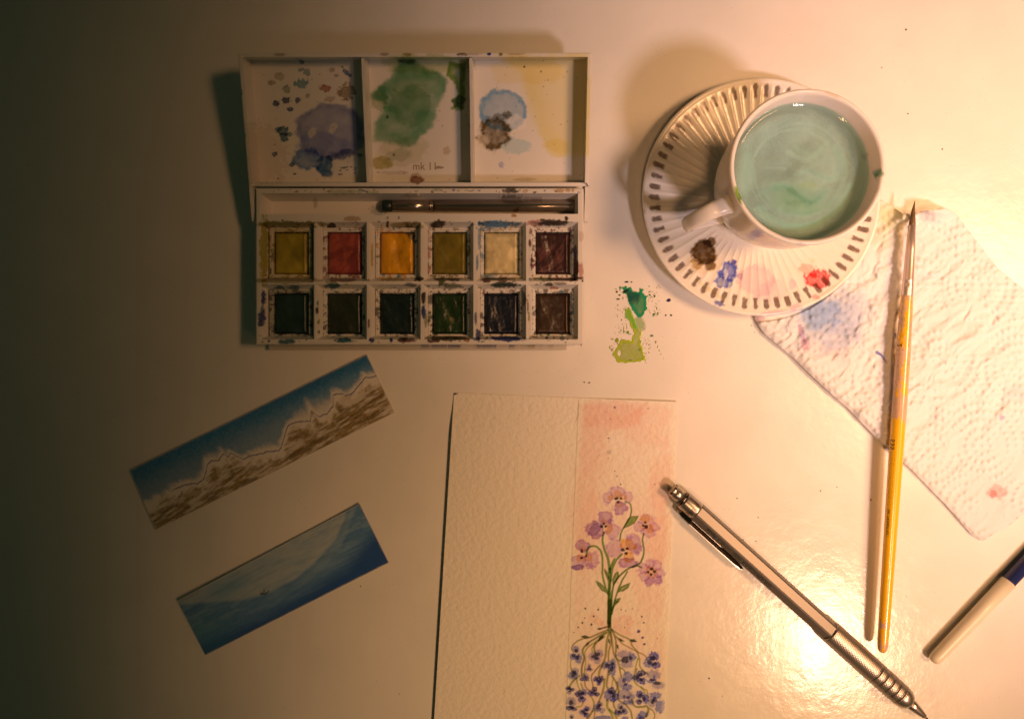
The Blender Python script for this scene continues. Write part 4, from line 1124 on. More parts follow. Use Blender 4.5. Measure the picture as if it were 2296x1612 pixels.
M_PAPER = material('cold_press_paper', rough=0.85, attr=True, spec=.25, bumps=((520, 0.0007, 0.75), (1500, 0.00012, 0.4)))
M_SMOOTHPAPER = material('drawing_paper', rough=0.7, attr=True, spec=.3, bumps=((1800, 0.00006, 0.4),))

def zP(x, y): return (1230.9 + .2 * x, 1055.1 + .2 * y)       # upper flowers
def zQ(x, y): return (1230.9 + .1637 * x, 1348.2 + .1637 * y)   # lower flowers
def zC(x, y): return (961.3 + .4728 * x, 849.9 + .4728 * y)    # whole card


def paint_card(pt, V, U, Vv):
    x, y = pt.xy[:, 0], pt.xy[:, 1]; al = np.arange(len(V))
    line_x = 1297 + (y - 898) * (1268 - 1297) / (1612 - 898)
    right = 1518 + (y - 902) * (1490 - 1518) / (1612 - 902)
    # pink ground
    w = fbm(x / 70, y / 90, 201, 5); w2 = fbm(x / 18, y / 18, 207)
    ins = sstep(4, 14, x - line_x + 6 * (w2 - .5)) * sstep(2, 12, right - 6 - x + 8 * (w2 - .5)) * sstep(900, 912, y + 6 * (w2 - .5))
    pt.put(al, ins * (.38 + .75 * sstep(.40, .62, w)) * (.55 + .9 * fbm(x / 9, y / 9, 211)) * .75, (.98, .845, .86), False)
    for (cx, cy, rx, ry, a) in ((1370, 930, 70, 34, .55), (1440, 950, 60, 50, .4), (1490, 1080, 30, 70, .5), (1480, 1200, 30, 60, .5), (1330, 1010, 40, 80, .35), (1310, 1160, 30, 90, .4), (1480, 1480, 20, 60, .3)):
        pt.blob(cx, cy, rx, ry, (.98, .76, .72), a, n=.4, ns=22, soft=.3, edge=.2)
    for pts in ([(530, 230), (560, 170), (640, 150), (700, 220), (790, 320), (700, 330), (600, 300)], [(870, 310), (960, 200), (1050, 175), (1130, 200), (1165, 270), (1110, 340), (1130, 460), (1020, 450), (920, 400)]):
        pt.poly([zQ(*p) for p in pts], (.97, .74, .72), .5, n=3, ns=10, soft=2, edge=.6)
    # pencil line
    pt.line([(1297, 897), (1283, 1240), (1268, 1615)], 1.0, (.46, .38, .32), .7, soft=1.0, n=.6, ns=30)
    pt.line([(1297, 905), (1296, 930), (1291, 945)], 1.2, (.42, .36, .3), .6, soft=1)
    pt.blob(1021, 882, 5, 3.5, (.07, .05, .09), .95, n=.4, ns=3)
    G1 = (.13, .34, .05); G2 = (.08, .23, .035); GY = (.36, .48, .10)
    SW = 1.3
    def stroke(zf, pts, w, c=G1, a=.9):
        pt.line(smooth_pts([zf(*p) for p in pts]), w, c, a, soft=1.1, n=.6, ns=7)
    def tapered(zf, pts, w0_, w1_, c=G1, a=.9):
        sp = smooth_pts([zf(*p) for p in pts]); pt.line(sp, np.linspace(w0_ * SW, w1_ * SW, len(sp)), c, a, soft=1.1, n=.6, ns=7)
    def petal(zf, x, y, rx, ry, rot, a=.85, c=(.44, .30, .56), k=None, n=.26):
        k = .2 if zf is zP else .1637
        cx, cy = zf(x, y)
        pt.blob(cx, cy, rx * k, ry * k, c, a, rot=rot, n=n, ns=max(3.5, rx * k * .45), soft=.14, edge=.35, gran=.35)
    LI = (.66, .47, .86); MD = (.48, .29, .74); DKP = (.26, .13, .58)
    YE = (.86, .55, .12)
    # flower 1
    petal(zP, 765, 235, 85, 60, 0, .75, LI); petal(zP, 660, 300, 60, 66, .5, .7, LI); petal(zP, 890, 290, 55, 62, -.4, .7, LI); petal(zP, 800, 415, 85, 78, 0, .85, MD); petal(zP, 650, 370, 20, 36, .8, .5, LI)
    for (x_, y_, r_) in ((695, 300, 34), (770, 265, 44), (845, 295, 32)): petal(zP, x_, y_, r_, r_, 0, .7, YE)
    petal(zP, 790, 375, 44, 36, 0, .5, YE)
    # flower 2
    petal(zP, 635, 525, 90, 70, .3, .8, MD); petal(zP, 520, 660, 100, 100, 0, .8, MD); petal(zP, 515, 655, 60, 80, .4, .6, DKP); petal(zP, 715, 680, 85, 90, -.2, .75, LI); petal(zP, 690, 570, 36, 30, 0, .5, MD)
    petal(zP, 670, 650, 46, 56, .3, .7, YE); petal(zP, 620, 570, 36, 30, 0, .55, YE)
    # flower 3
    petal(zP, 1090, 550, 85, 66, 0, .6, LI); petal(zP, 1010, 630, 66, 60, .3, .7, LI); petal(zP, 1110, 690, 86, 56, 0, .75, LI); petal(zP, 1190, 630, 66, 46, .3, .7, LI)
    petal(zP, 1080, 540, 56, 50, 0, .75, YE); petal(zP, 1130, 650, 46, 50, -.4, .75, YE); petal(zP, 1050, 630, 36, 40, 0, .5, YE)
    # flower 4
    petal(zP, 370, 840, 90, 66, .1, .8, MD); petal(zP, 330, 1020, 82, 82, 0, .8, LI); petal(zP, 325, 1080, 74, 32, 0, .85, DKP, n=.3); petal(zP, 480, 1000, 82, 100, .1, .75, LI); petal(zP, 455, 1065, 46, 36, 0, .6, MD)
    petal(zP, 350, 975, 46, 46, 0, .6, YE); petal(zP, 440, 970, 40, 46, 0, .65, YE); petal(zP, 380, 880, 40, 30, 0, .5, YE)
    # flower 5
    petal(zP, 740, 870, 100, 100, 0, .75, LI); petal(zP, 950, 820, 92, 120, -.6, .8, LI); petal(zP, 900, 740, 44, 40, 0, .6, LI); petal(zP, 880, 1030, 108, 60, 0, .85, MD); petal(zP, 990, 870, 44, 60, 0, .5, MD)
    petal(zP, 890, 830, 100, 60, .2, .8, YE); petal(zP, 890, 970, 64, 60, 0, .8, YE)
    # flower 6
    for a_ in np.linspace(0, 6.28, 8)[:-1]: petal(zP, 1150 + 92 * math.cos(a_), 1140 + 98 * math.sin(a_), 62, 58, a_, .75, LI, n=.34)
    petal(zP, 1120, 1250, 44, 50, 0, .6, MD); petal(zP, 1230, 1220, 40, 44, 0, .6, MD); petal(zP, 1000, 1120, 30, 14, 0, .5, LI)
    petal(zP, 1145, 1135, 66, 66, 0, .55, YE)
    # stems
    tapered(zP, [(855, 345), (915, 380), (915, 500), (860, 600), (810, 690), (795, 780)], 2.0, 2.4, G2)
    pt.poly([zP(*p) for p in [(835, 640), (885, 540), (930, 515), (1000, 510), (960, 580), (900, 620)]], (.22, .40, .08), .9, n=.8, ns=6, soft=1)
    pt.line([zP(835, 645), zP(885, 540), zP(930, 512), zP(1000, 508), zP(960, 585), zP(890, 622), zP(835, 645)], 1.2, (.08, .14, .04), .9, soft=.8)
    tapered(zP, [(612, 690), (600, 780), (620, 880), (660, 980), (680, 1100)], 3.0, 4.5)
    tapered(zP, [(420, 930), (445, 860), (520, 845), (580, 900), (600, 1000), (600, 1160), (630, 1290), (660, 1380)], 3.4, 3.2, G1)
    tapered(zP, [(735, 985), (700, 1060), (680, 1140)], 3, 3.5); tapered(zP, [(820, 930), (750, 1010), (710, 1100), (690, 1230)], 3, 4)
    tapered(zP, [(1062, 700), (1050, 780), (1065, 900), (1045, 990), (1000, 1050), (900, 1090), (800, 1170), (730, 1270), (705, 1400), (695, 1560)], 2.4, 3.2, G2)
    tapered(zP, [(1040, 1085), (990, 1065), (940, 1075)], 2, 2.6, G2)
    tapered(zP, [(880, 1130), (820, 1230), (770, 1350), (730, 1480), (705, 1600)], 2.2, 3.0, G2)
    tapered(zP, [(680, 1100), (675, 1300), (680, 1480), (675, 1640), (670, 1700)], 5.0, 6.0, G1)
    tapered(zP, [(690, 1230), (668, 1420), (668, 1600), (665, 1720)], 4, 4.5, (.30, .40, .08))
    for leaf in ([(650, 1370), (590, 1340), (545, 1280), (525, 1230), (580, 1260), (630, 1310)], [(770, 1365), (800, 1300), (860, 1275), (910, 1255), (890, 1310), (830, 1350)],
                 [(720, 1290), (710, 1220), (740, 1150), (775, 1125), (785, 1180), (750, 1250)], [(660, 1230), (625, 1140), (620, 1095), (650, 1130), (675, 1200)], [(725, 1500), (740, 1450), (770, 1430), (805, 1428), (780, 1470)]):
        pt.poly([zP(*p) for p in leaf], (.20, .33, .10), .88, n=.8, ns=6, soft=1.0, edge=.5)
        pt.line([zP(*p) for p in leaf], 1.0, G2, .7, soft=.8)
    for (x_, y_, r_) in ((745, 315, 16), (765, 308, 16), (805, 310, 15), (775, 350, 15), (613, 595, 15), (590, 625, 16), (636, 622, 13), (1080, 580, 15), (1060, 615, 14), (1090, 630, 20), (368, 890, 13), (372, 908, 12), (365, 975, 16), (418, 955, 13),
                         (830, 885, 20), (875, 872, 16), (865, 925, 18), (1148, 1103, 18), (1112, 1135, 16), (1182, 1128, 18), (1145, 1162, 17), (805, 152, 8), (405, 1542, 9), (553, 1557, 9), (808, 1556, 6), (860, 1570, 5), (935, 1548, 5)):
        pt.blob(*zP(x_, y_), r_ * .2 * 1.1, r_ * .2, (.05, .03, .035), .95, n=.3, ns=2.5, soft=.2)
    # roots and blue flowers
    def root(pts, w0_=2.6, w1_=2.0, c=GY, a=.85): tapered(zQ, pts, w0_, w1_, c, a)
    tapered(zQ, [(835, 0), (830, 150), (825, 250), (830, 330)], 9, 5, (.26, .35, .07)); tapered(zQ, [(940, 0), (880, 80), (850, 180), (838, 300)], 3, 3, G1); tapered(zQ, [(835, 290), (830, 390)], 4, 8, (.12, .20, .05))
    DG = (.035, .085, .03); MG = (.30, .36, .09)
    root([(820, 340), (740, 360), (690, 375)], 4, 2, (.16, .16, .05))
    root([(800, 390), (700, 430), (560, 490), (440, 515), (350, 570), (310, 640), (335, 690)], 3, 1.8, (.28, .30, .09))
    root([(780, 420), (640, 500), (520, 580), (460, 670), (480, 780), (450, 900), (450, 1020)], 3, 3, (.18, .25, .06))
    root([(800, 420), (650, 540), (540, 620), (490, 700), (500, 820), (480, 1000)], 2.4, 2, GY)
    root([(760, 480), (640, 570), (620, 640), (635, 710)], 3, 3, (.22, .30, .08)); root([(640, 560), (590, 640), (595, 690)], 2, 2, GY)
    root([(820, 430), (790, 560), (780, 700), (760, 800), (700, 930), (680, 1020)], 4, 3.5, MG); root([(700, 870), (620, 960), (580, 1030), (600, 1130), (600, 1190)], 2.4, 2, (.3, .28, .1))
    root([(840, 430), (850, 560), (820, 680), (815, 820)], 3, 2.4, MG); root([(850, 420), (870, 600), (890, 720), (950, 840), (990, 1030)], 3, 2.6, MG); root([(980, 900), (1030, 940), (1040, 980)], 2.4, 2, MG)
    root([(860, 380), (910, 500), (920, 640), (910, 730), (950, 800), (1010, 803)], 3, 2, (.2, .24, .06)); root([(870, 390), (960, 450), (1100, 520), (1140, 600), (1210, 690), (1240, 800), (1250, 900), (1360, 1000)], 2.6, 2.4, MG)
    root([(920, 470), (1000, 570), (1200, 680), (1300, 730), (1360, 800)], 2, 2, (.38, .34, .12)); root([(1220, 780), (1190, 880), (1170, 1000), (1180, 1110), (1290, 1190), (1340, 1220), (1355, 1290)], 2.4, 2, GY); root([(1200, 920), (1190, 960)], 3, 2, MG)
    root([(1260, 1170), (1310, 1230), (1300, 1250)], 2, 2, GY); root([(300, 800), (295, 880), (315, 950)], 2, 2, GY); root([(370, 1050), (310, 1110), (280, 1170)], 3.4, 3, (.26, .34, .1))
    root([(420, 1010), (380, 1060), (400, 1160), (430, 1220)], 2.2, 2, GY); root([(490, 1080), (500, 1160), (560, 1230)], 2.2, 2, (.36, .34, .1)); root([(570, 1290), (610, 1360), (615, 1440), (600, 1500)], 2.4, 2.2, GY); root([(600, 1490), (560, 1550), (520, 1610)], 3.4, 4, MG)
    root([(760, 1060), (750, 1170), (720, 1280), (680, 1380)], 3.6, 3, MG); root([(820, 940), (800, 1060), (790, 1150), (810, 1190)], 4, 3, MG); root([(870, 1020), (920, 1110), (930, 1180), (905, 1250)], 3.2, 2.4, MG); root([(880, 1050), (860, 1160)], 3, 2, (.5, .5, .18))
    root([(930, 1100), (950, 1200), (950, 1330), (990, 1370), (1060, 1420), (1120, 1500), (1140, 1610)], 2.2, 2.6, (.24, .28, .08)); root([(800, 1350), (800, 1440), (850, 1530), (880, 1610)], 5, 3, GY); root([(830, 1480), (900, 1540), (930, 1600)], 4, 3, GY); root([(885, 1370), (890, 1430), (920, 1480)], 3, 2.4, MG)
    root([(1130, 1340), (1180, 1430), (1270, 1440), (1340, 1430), (1360, 1490), (1330, 1570)], 2.6, 4, (.24, .30, .08)); root([(1380, 1460), (1430, 1500), (1450, 1560), (1430, 1620)], 2, 2, MG); root([(470, 1380), (440, 1430), (380, 1440)], 2, 2, GY); root([(630, 1490), (615, 1610)], 2, 2, (.3, .3, .2)); root([(440, 1120), (460, 1190)], 2.4, 2, MG)
    for leaf in ([(430, 480), (490, 458), (570, 485), (500, 508)], [(650, 370), (690, 355), (735, 372), (690, 388)], [(665, 540), (690, 480), (750, 455), (740, 500), (690, 540)], [(500, 620), (520, 560), (550, 548), (545, 590)],
                 [(815, 510), (830, 508), (838, 560), (825, 582), (812, 550)], [(920, 480), (980, 505), (1040, 545), (980, 545)], [(925, 590), (945, 585), (960, 650), (935, 640)], [(1110, 515), (1170, 515), (1212, 550), (1150, 560), (1115, 545)]):
        pt.poly([zQ(*p) for p in leaf], DG, .92, n=.9, ns=5, soft=1)
    LB = (.24, .32, .88); BL2 = (.08, .12, .80); DB = (.05, .07, .46); PG = (.50, .53, .84); BK = (.035, .03, .06)
    fl = [  # centre, petals (dx, dy, rx, ry, colour, dark centre)
        (360, 720, [(15, -70, 44, 48, LB, 1), (-30, 30, 50, 40, LB, 1), (45, 60, 44, 66, LB, 1)]), (640, 740, [(40, -30, 60, 50, PG, 1), (-40, 10, 60, 46, PG, 1), (20, 60, 46, 44, PG, 1)]),
        (850, 870, [(30, -30, 44, 60, LB, 1), (-70, 0, 66, 50, LB, 1), (15, 70, 50, 66, LB, 1)]), (1060, 780, [(-30, -50, 90, 56, PG, 0), (80, -20, 46, 50, LB, 1), (0, 70, 74, 60, PG, 0), (-20, 10, 50, 46, BK, 0)]),
        (1410, 820, [(20, -70, 72, 56, BL2, 1), (-50, 20, 60, 56, LB, 1), (50, 50, 62, 50, BL2, 1)]), (550, 910, [(0, -20, 26, 36, PG, 1), (-26, 20, 30, 22, PG, 1), (26, 20, 30, 22, PG, 1)]),
        (340, 990, [(20, -40, 50, 40, PG, 1), (-10, 20, 66, 54, LB, 1)]), (490, 1040, [(5, -25, 40, 36, PG, 1), (-30, 20, 36, 26, DB, 0), (35, 15, 30, 30, DB, 0)]), (685, 1075, [(-40, -15, 40, 34, BL2, 1), (28, -20, 32, 40, DB, 1), (0, 40, 30, 36, BL2, 1)]),
        (1240, 1030, [(15, -45, 56, 40, DB, 1), (-50, 10, 46, 40, DB, 1), (30, 55, 58, 44, BL2, 1)]), (1050, 1080, [(40, -50, 66, 66, LB, 0), (-50, 20, 60, 70, PG, 0), (20, 90, 66, 36, LB, 0), (-25, 0, 18, 24, DB, 0), (0, 50, 20, 16, DB, 0)]),
        (1430, 1030, [(0, -30, 90, 60, PG, 0), (-20, 60, 60, 30, LB, 1), (70, 120, 90, 44, PG, 1), (10, 0, 16, 30, LB, 0)]), (285, 1200, [(-20, -15, 36, 24, DB, 1), (30, 0, 34, 22, DB, 1), (-10, 44, 28, 28, PG, 1)]),
        (440, 1270, [(-35, -10, 48, 42, DB, 1), (35, -25, 42, 42, LB, 1), (10, 70, 48, 40, BL2, 1)]), (615, 1240, [(10, -35, 36, 32, DB, 1), (-40, 10, 40, 40, BL2, 1), (36, 30, 38, 28, DB, 1)]),
        (855, 1280, [(0, -60, 50, 44, DB, 1), (-50, 0, 48, 66, LB, 0), (45, 20, 50, 50, BL2, 1), (25, 70, 40, 26, BL2, 0)]), (1060, 1300, [(-20, -30, 90, 66, PG, 0), (70, 30, 40, 70, PG, 0), (20, 80, 60, 30, LB, 0), (-30, 0, 20, 20, DB, 0), (20, 10, 22, 20, DB, 0)]),
        (1270, 1320, [(-30, -50, 50, 50, BL2, 1), (50, 10, 48, 60, BL2, 1), (-35, 55, 42, 36, DB, 1)]), (1450, 1330, [(10, -50, 74, 40, LB, 0), (-40, 50, 46, 66, PG, 1), (70, 100, 60, 84, LB, 0), (0, 10, 30, 30, DB, 0)]),
        (305, 1410, [(0, -40, 60, 60, PG, 1), (-25, 50, 46, 30, DB, 1), (35, 60, 40, 24, DB, 1)]), (490, 1500, [(30, -30, 40, 36, BL2, 1), (-36, 10, 42, 36, LB, 1), (15, 50, 36, 36, BL2, 1)]), (690, 1440, [(10, -40, 40, 36, PG, 1), (-30, 10, 50, 50, LB, 1), (35, 50, 40, 30, PG, 0)]),
        (990, 1480, [(-10, -40, 46, 48, PG, 1), (-40, 40, 44, 40, DB, 1), (45, 20, 42, 44, LB, 1)]), (1270, 1560, [(20, -20, 60, 40, LB, 0), (-40, 40, 36, 50, LB, 0), (0, 50, 40, 40, DB, 0)]), (740, 1590, [(0, 0, 100, 30, LB, 0)]), (310, 1590, [(0, -10, 30, 30, PG, 1)]), (1040, 1600, [(0, 0, 40, 26, LB, 0)])]
    for (fx, fy, pets) in fl:
        for (dx, dy, rx, ry, c_, dk) in pets:
            cx, cy = zQ(fx + dx, fy + dy)
            pt.blob(cx, cy, rx * .1637 * 1.35, ry * .1637 * 1.35, PG, .30, n=.3, ns=4, soft=.35)
            pt.blob(cx, cy, rx * .1637 * 1.05, ry * .1637 * 1.05, c_, .88, n=.32, ns=3.6, soft=.16, edge=.3, gran=.35)
            if dk:
                cx, cy = zQ(fx + dx * .72, fy + dy * .72)
                pt.blob(cx, cy, rx * .1637 * .55, ry * .1637 * .55, BK, .85, n=.4, ns=2.6, soft=.25)
    for (x_, y_, r_, c_) in ((497, 95, 11, BK), (676, 110, 11, BK), (612, 200, 12, BK), (490, 225, 8, BK), (456, 292, 12, BK), (582, 314, 15, BK), (403, 352, 10, BK), (340, 418, 6, BK), (988, 112, 6, BK), (1050, 126, 6, BK), (1140, 100, 6, BK), (968, 232, 5, MD), (1070, 250, 6, MD),
                             (1035, 355, 8, BK), (1085, 308, 7, MD), (1272, 205, 12, (.06, .04, .12)), (1300, 290, 11, BK), (1228, 408, 20, (.10, .09, .40)), (1280, 490, 16, (.08, .07, .3)), (1305, 583, 16, (.10, .05, .3)), (1483, 505, 6, BK)):
        pt.blob(*zQ(x_, y_), r_ * .1637 * 1.1, r_ * .1637 * 1.1, c_, .95, n=.3, ns=2, soft=.2)
    for (x_, y_, r_, c_) in ((882, 134, 5, (.15, .14, .5)), (878, 105, 2.5, (.2, .2, .5)), (862, 188, 4, (.6, .5, .7)), (840, 156, 2.5, MD), (853, 280, 4, (.14, .12, .45)), (850, 262, 2, MD), (855, 346, 9, (.62, .66, .72)), (852, 374, 2.5, DKP), (882, 436, 3, BK), (893, 460, 5, (.5, .44, .66)), (911, 498, 3, BK), (1040, 140, 4, (.35, .3, .55)),
                             (1072, 498, 5, (.66, .56, .70)), (335, 90, 3, (.6, .5, .4))):
        pt.blob(*zC(x_, y_), r_ * .4728, r_ * .4728, c_, .9, n=.2, ns=2, soft=.25, edge=.5 if r_ > 4 else 0)
    for i in range(60):
        xx = rs.uniform(1300, 1500); yy = rs.uniform(905, 1400)
        pt.blob(xx, yy, rs.uniform(.6, 1.4), rs.uniform(.6, 1.4), (.55, .36, .34), rs.uniform(.3, .7))
    # worn lighter corner at the right edge
    pt.put(al, sstep(10, 3, right - x) * .35, (.82, .76, .66), True)


us = np.concatenate([np.linspace(0, .54, 90), np.linspace(.545, 1, 165)])
card = sheet('painted_card', [(1018, 881), (1519, 901), (1486, 1700), (968, 1700)], 0, 560,
             lambda U, Vv, x, y: .40 + 1.7 * np.clip(1 - U * 1.4, 0, 1) ** 1.6 * sstep(.0, .12, Vv) + .9 * sstep(.5, .9, U) * sstep(.12, 0, Vv), .3, M_PAPER, paint_card, us)
tag(card, 'textured cream watercolour card with purple and blue pansies painted down its right strip', 'painted card')


def paint_mountain(pt, V, U, Vv):
    x, y = pt.xy[:, 0], pt.xy[:, 1]; al = np.arange(len(V))
    pt.c[:] = (.70, .66, .60)
    gr = fbm(x / 4, y / 4, 301); g2 = fbm((x + y * .5) / 40, (y - x * .5) / 14, 305)
    ridge_u = np.array([0, .05, .09, .14, .19, .22, .25, .28, .30, .325, .35, .36, .375, .41, .45, .50, .545, .58, .60, .615, .63, .665, .70, .72, .735, .77, .80, .82, .845, .86, .90, .93, .96, .98, 1.0])
    ridge_v = np.array([.60, .58, .56, .54, .60, .64, .58, .44, .42, .46, .40, .48, .45, .60, .62, .68, .74, .62, .52, .46, .44, .47, .54, .42, .52, .56, .50, .32, .36, .42, .44, .38, .30, .34, .36])
    rv_ = np.interp(U, ridge_u, ridge_v) + .030 * (fbm(U * 34, U * 0 + 5, 313, 3) - .5) * 2 + .016 * (fbm(U * 90, U * 0, 311) - .5) * 2
    fw = .12 + .24 * sstep(.30, .65, fbm(U * 7 + 3, Vv * .6, 341, 3)) * sstep(.1, .5, U)
    sky = sstep(.05, .95, (rv_ * 1.0 - Vv + .05 * (g2 - .5) * 2 + .05 * (gr - .5)) / fw)
    sky = np.maximum(sky, .35 * sstep(.0, .12, rv_ - Vv) * sstep(.45, .6, fbm(x / 30, y / 18, 351)))
    top = sstep(.55, .0, Vv)
    pt.put(al, sky * (.72 + .28 * top) * (.86 + .24 * gr), (.026, .19, .41), True)
    pt.put(al, sstep(.25, .0, Vv) * .6 * sstep(.3, .8, U), (.012, .10, .28), True)
    hl = Vv - rv_
    hill = sstep(.03, .15, hl + .07 * (g2 - .5) * 2 + .05 * (gr - .5) - .16 * (fbm(x / 16 + y / 40, y / 30, 331, 3) - .45) * 2) * (.66 + .5 * gr)
    pt.put(al, hill * (.30 + .70 * sstep(.36, .60, fbm((x * .6 + y) / 6, (x - y * .6) / 34, 319, 3))), (.26, .185, .055), True)
    st = fbm((x * .6 + y) / 5, (x - y * .6) / 40, 317)
    pt.put(al, sstep(.10, .3, hl) * sstep(.48, .64, st) * .7, (.12, .08, .03), True)
    pt.put(al, sstep(.14, .02, np.abs(hl - .16)) * sstep(.5, .65, fbm(x / 14, y / 14, 323)) * .35, (.72, .66, .56), True)
    pt.put(al, sstep(.014, .004, np.abs(hl)) * sstep(.10, .14, U) * .9, (.03, .05, .24), True)
    ed = np.minimum(np.minimum(U, 1 - U) * 590, np.minimum(Vv, 1 - Vv) * 144); pt.put(al, sstep(2.6, .8, ed + 1.6 * (fbm(x / 12, y / 12, 77) - .5)) * .55, (.55, .52, .46), True)


def paint_sea(pt, V, U, Vv):
    x, y = pt.xy[:, 0], pt.xy[:, 1]; al = np.arange(len(V))
    pt.c[:] = (.36, .44, .48)
    gr = fbm(x / 4, y / 4, 401); g2 = fbm((x - y * .5) / 50, (y + x * .5) / 12, 405); g3 = fbm(x / 30, y / 20, 409)
    pt.put(al, .5 * sstep(.4, .65, g3), (.27, .38, .48), True)
    pt.put(al, .75 * np.exp(-((U - .26) / .12) ** 2 - ((Vv - .20) / .14) ** 2), (.13, .30, .46), True)
    hz = np.interp(U, [0, .1, .25, .4, .55, .7, .82, .9, .93, 1], [.05, .20, .42, .55, .56, .45, .30, .10, .0, -.2]) + .05 * (g2 - .5)
    wave = sstep(-.03, .06, Vv - hz)
    pt.put(al, wave * (.80 + .25 * gr), (.07, .195, .40), True)
    stx = fbm((x - y * .5) / 60, (y + x * .5) / 5, 421, 3); pt.put(al, sstep(.52, .68, stx) * .3, (.20, .34, .50), True); pt.put(al, sstep(.46, .34, stx) * .22, (.03, .12, .32), True)
    pt.put(al, wave * sstep(.5, .66, g2) * .55 * sstep(.9, .4, Vv), (.20, .34, .48), True)
    pt.put(al, sstep(.10, .02, np.abs(Vv - hz - .10)) * wave * sstep(.3, .9, U) * .4, (.28, .40, .50), True)
    pt.put(al, sstep(-.02, .30, Vv - np.interp(U, [0, .3, .6, .8, .9, 1], [.66, .74, .70, .62, .48, .36]) + .06 * (g2 - .5)) * .9, (.010, .065, .27), True)
    pt.put(al, sstep(.30, .0, U) * sstep(.2, .6, Vv) * .4, (.04, .20, .30), True)
    bx, by = 592, 1328
    for pts in ([(-11, 3), (-4, -1), (2, 1), (12, -6), (8, 2), (3, 5), (-6, 6)], [(-2, 0), (0, -8), (3, 0)]):
        pt.poly([(bx + a_, by + b_) for a_, b_ in pts], (.05, .07, .06), .7, n=.6, ns=4, soft=1)
    ed = np.minimum(np.minimum(U, 1 - U) * 590, np.minimum(Vv, 1 - Vv) * 144); pt.put(al, sstep(2.6, .8, ed + 1.6 * (fbm(x / 12, y / 12, 77) - .5)) * .55, (.55, .52, .46), True)


bm1 = sheet('bookmark', [(291, 1055), (822, 795), (884.5, 925), (349, 1187.5)], 340, 90, lambda U, Vv, x, y: .45 + .5 * (1 - Vv) * U + 1.3 * (1 - U) ** 5 + .8 * U ** 8 * Vv, .35, M_SMOOTHPAPER, paint_mountain)
tag(bm1, 'painted bookmark of brown snowy mountains under a blue sky, nearest the paint box', 'bookmark', 'painted bookmarks on the table')
bm2 = sheet('bookmark', [(397, 1346), (806, 1129), (871.5, 1261), (460, 1468.5)], 260, 90, lambda U, Vv, x, y: .45 + 1.5 * (1 - Vv) * (1 - U) + 1.0 * U ** 6, .35, M_SMOOTHPAPER, paint_sea)
tag(bm2, 'painted bookmark of a deep blue sea swell with one tiny dark bird', 'bookmark', 'painted bookmarks on the table')

# ------------------------------------------------------------------ the green paint spill and specks on the tabletop
M_SPILL = material('dried_paint', rough=0.2, attr=True, alpha=True)
def zG(x, y): return (1289.6 + .1637 * x, 586.2 + .1637 * y)
gx = np.arange(1358, 1512, .9); gy = np.arange(622, 836, .9)
GX, GY = np.meshgrid(gx, gy)
XY = np.stack([GX.ravel(), GY.ravel()], 1)
pt = Painter(XY, (.3, .4, .05))
def gb(x, y, rx, ry, c, a=1, **k):
    k.setdefault('op', True); k.setdefault('ns', 5); k.setdefault('gran', .08)
    pt.blob(*zG(x, y), rx * .1637, ry * .1637, c, a, **k)
def gp(pts, c, a, **k):
    pt.poly([zG(*p) for p in pts], c, a, op=True, **k)
YG = (.36, .50, .012); MGN = (.17, .47, .045); PGN = (.40, .60, .34); DGN = (.01, .13, .085); EM = (.008, .27, .14)
gp([(690, 640), (760, 640), (800, 760), (860, 900), (910, 960), (900, 1080), (930, 1220), (960, 1340), (880, 1375), (700, 1395), (590, 1385), (545, 1310), (515, 1270), (560, 1190), (600, 1130), (640, 1070), (720, 1090), (780, 1100), (780, 1030), (810, 1000), (770, 900), (740, 800), (690, 740)],
   YG, .84, n=4, ns=9, soft=1.2, edge=.6, gran=.22)
gp([(680, 690), (730, 620), (800, 760), (860, 900), (800, 930), (750, 800), (690, 780)], MGN, .85, n=3, ns=8, soft=2.5)
gp([(820, 780), (900, 760), (960, 860), (950, 930), (890, 960), (840, 860)], PGN, .65, n=3, ns=8, soft=4)
gp([(840, 1040), (880, 960), (910, 1010), (840, 1150), (790, 1150)], (.50, .60, .22), .5, n=3, ns=8, soft=4)
gp([(600, 345), (640, 350), (700, 340), (720, 370), (760, 350), (770, 390), (820, 420), (870, 420), (890, 370), (935, 390), (950, 470), (1000, 480), (975, 520), (970, 590), (1000, 650), (960, 700), (900, 770), (860, 770), (800, 690), (760, 620), (730, 560), (725, 480), (700, 440), (640, 430)],
   EM, .95, n=4, ns=8, soft=1.6, edge=.3, gran=.3)
gp([(700, 390), (760, 400), (830, 430), (890, 440), (880, 520), (850, 580), (760, 575), (720, 520)], (.006, .075, .06), .85, n=4, ns=8, soft=4); gp([(640, 430), (710, 360), (740, 400), (700, 440)], (.004, .03, .025), .9, n=3, ns=6, soft=1.5)
gb(640, 400, 28, 24, (.7, .66, .58), .0)
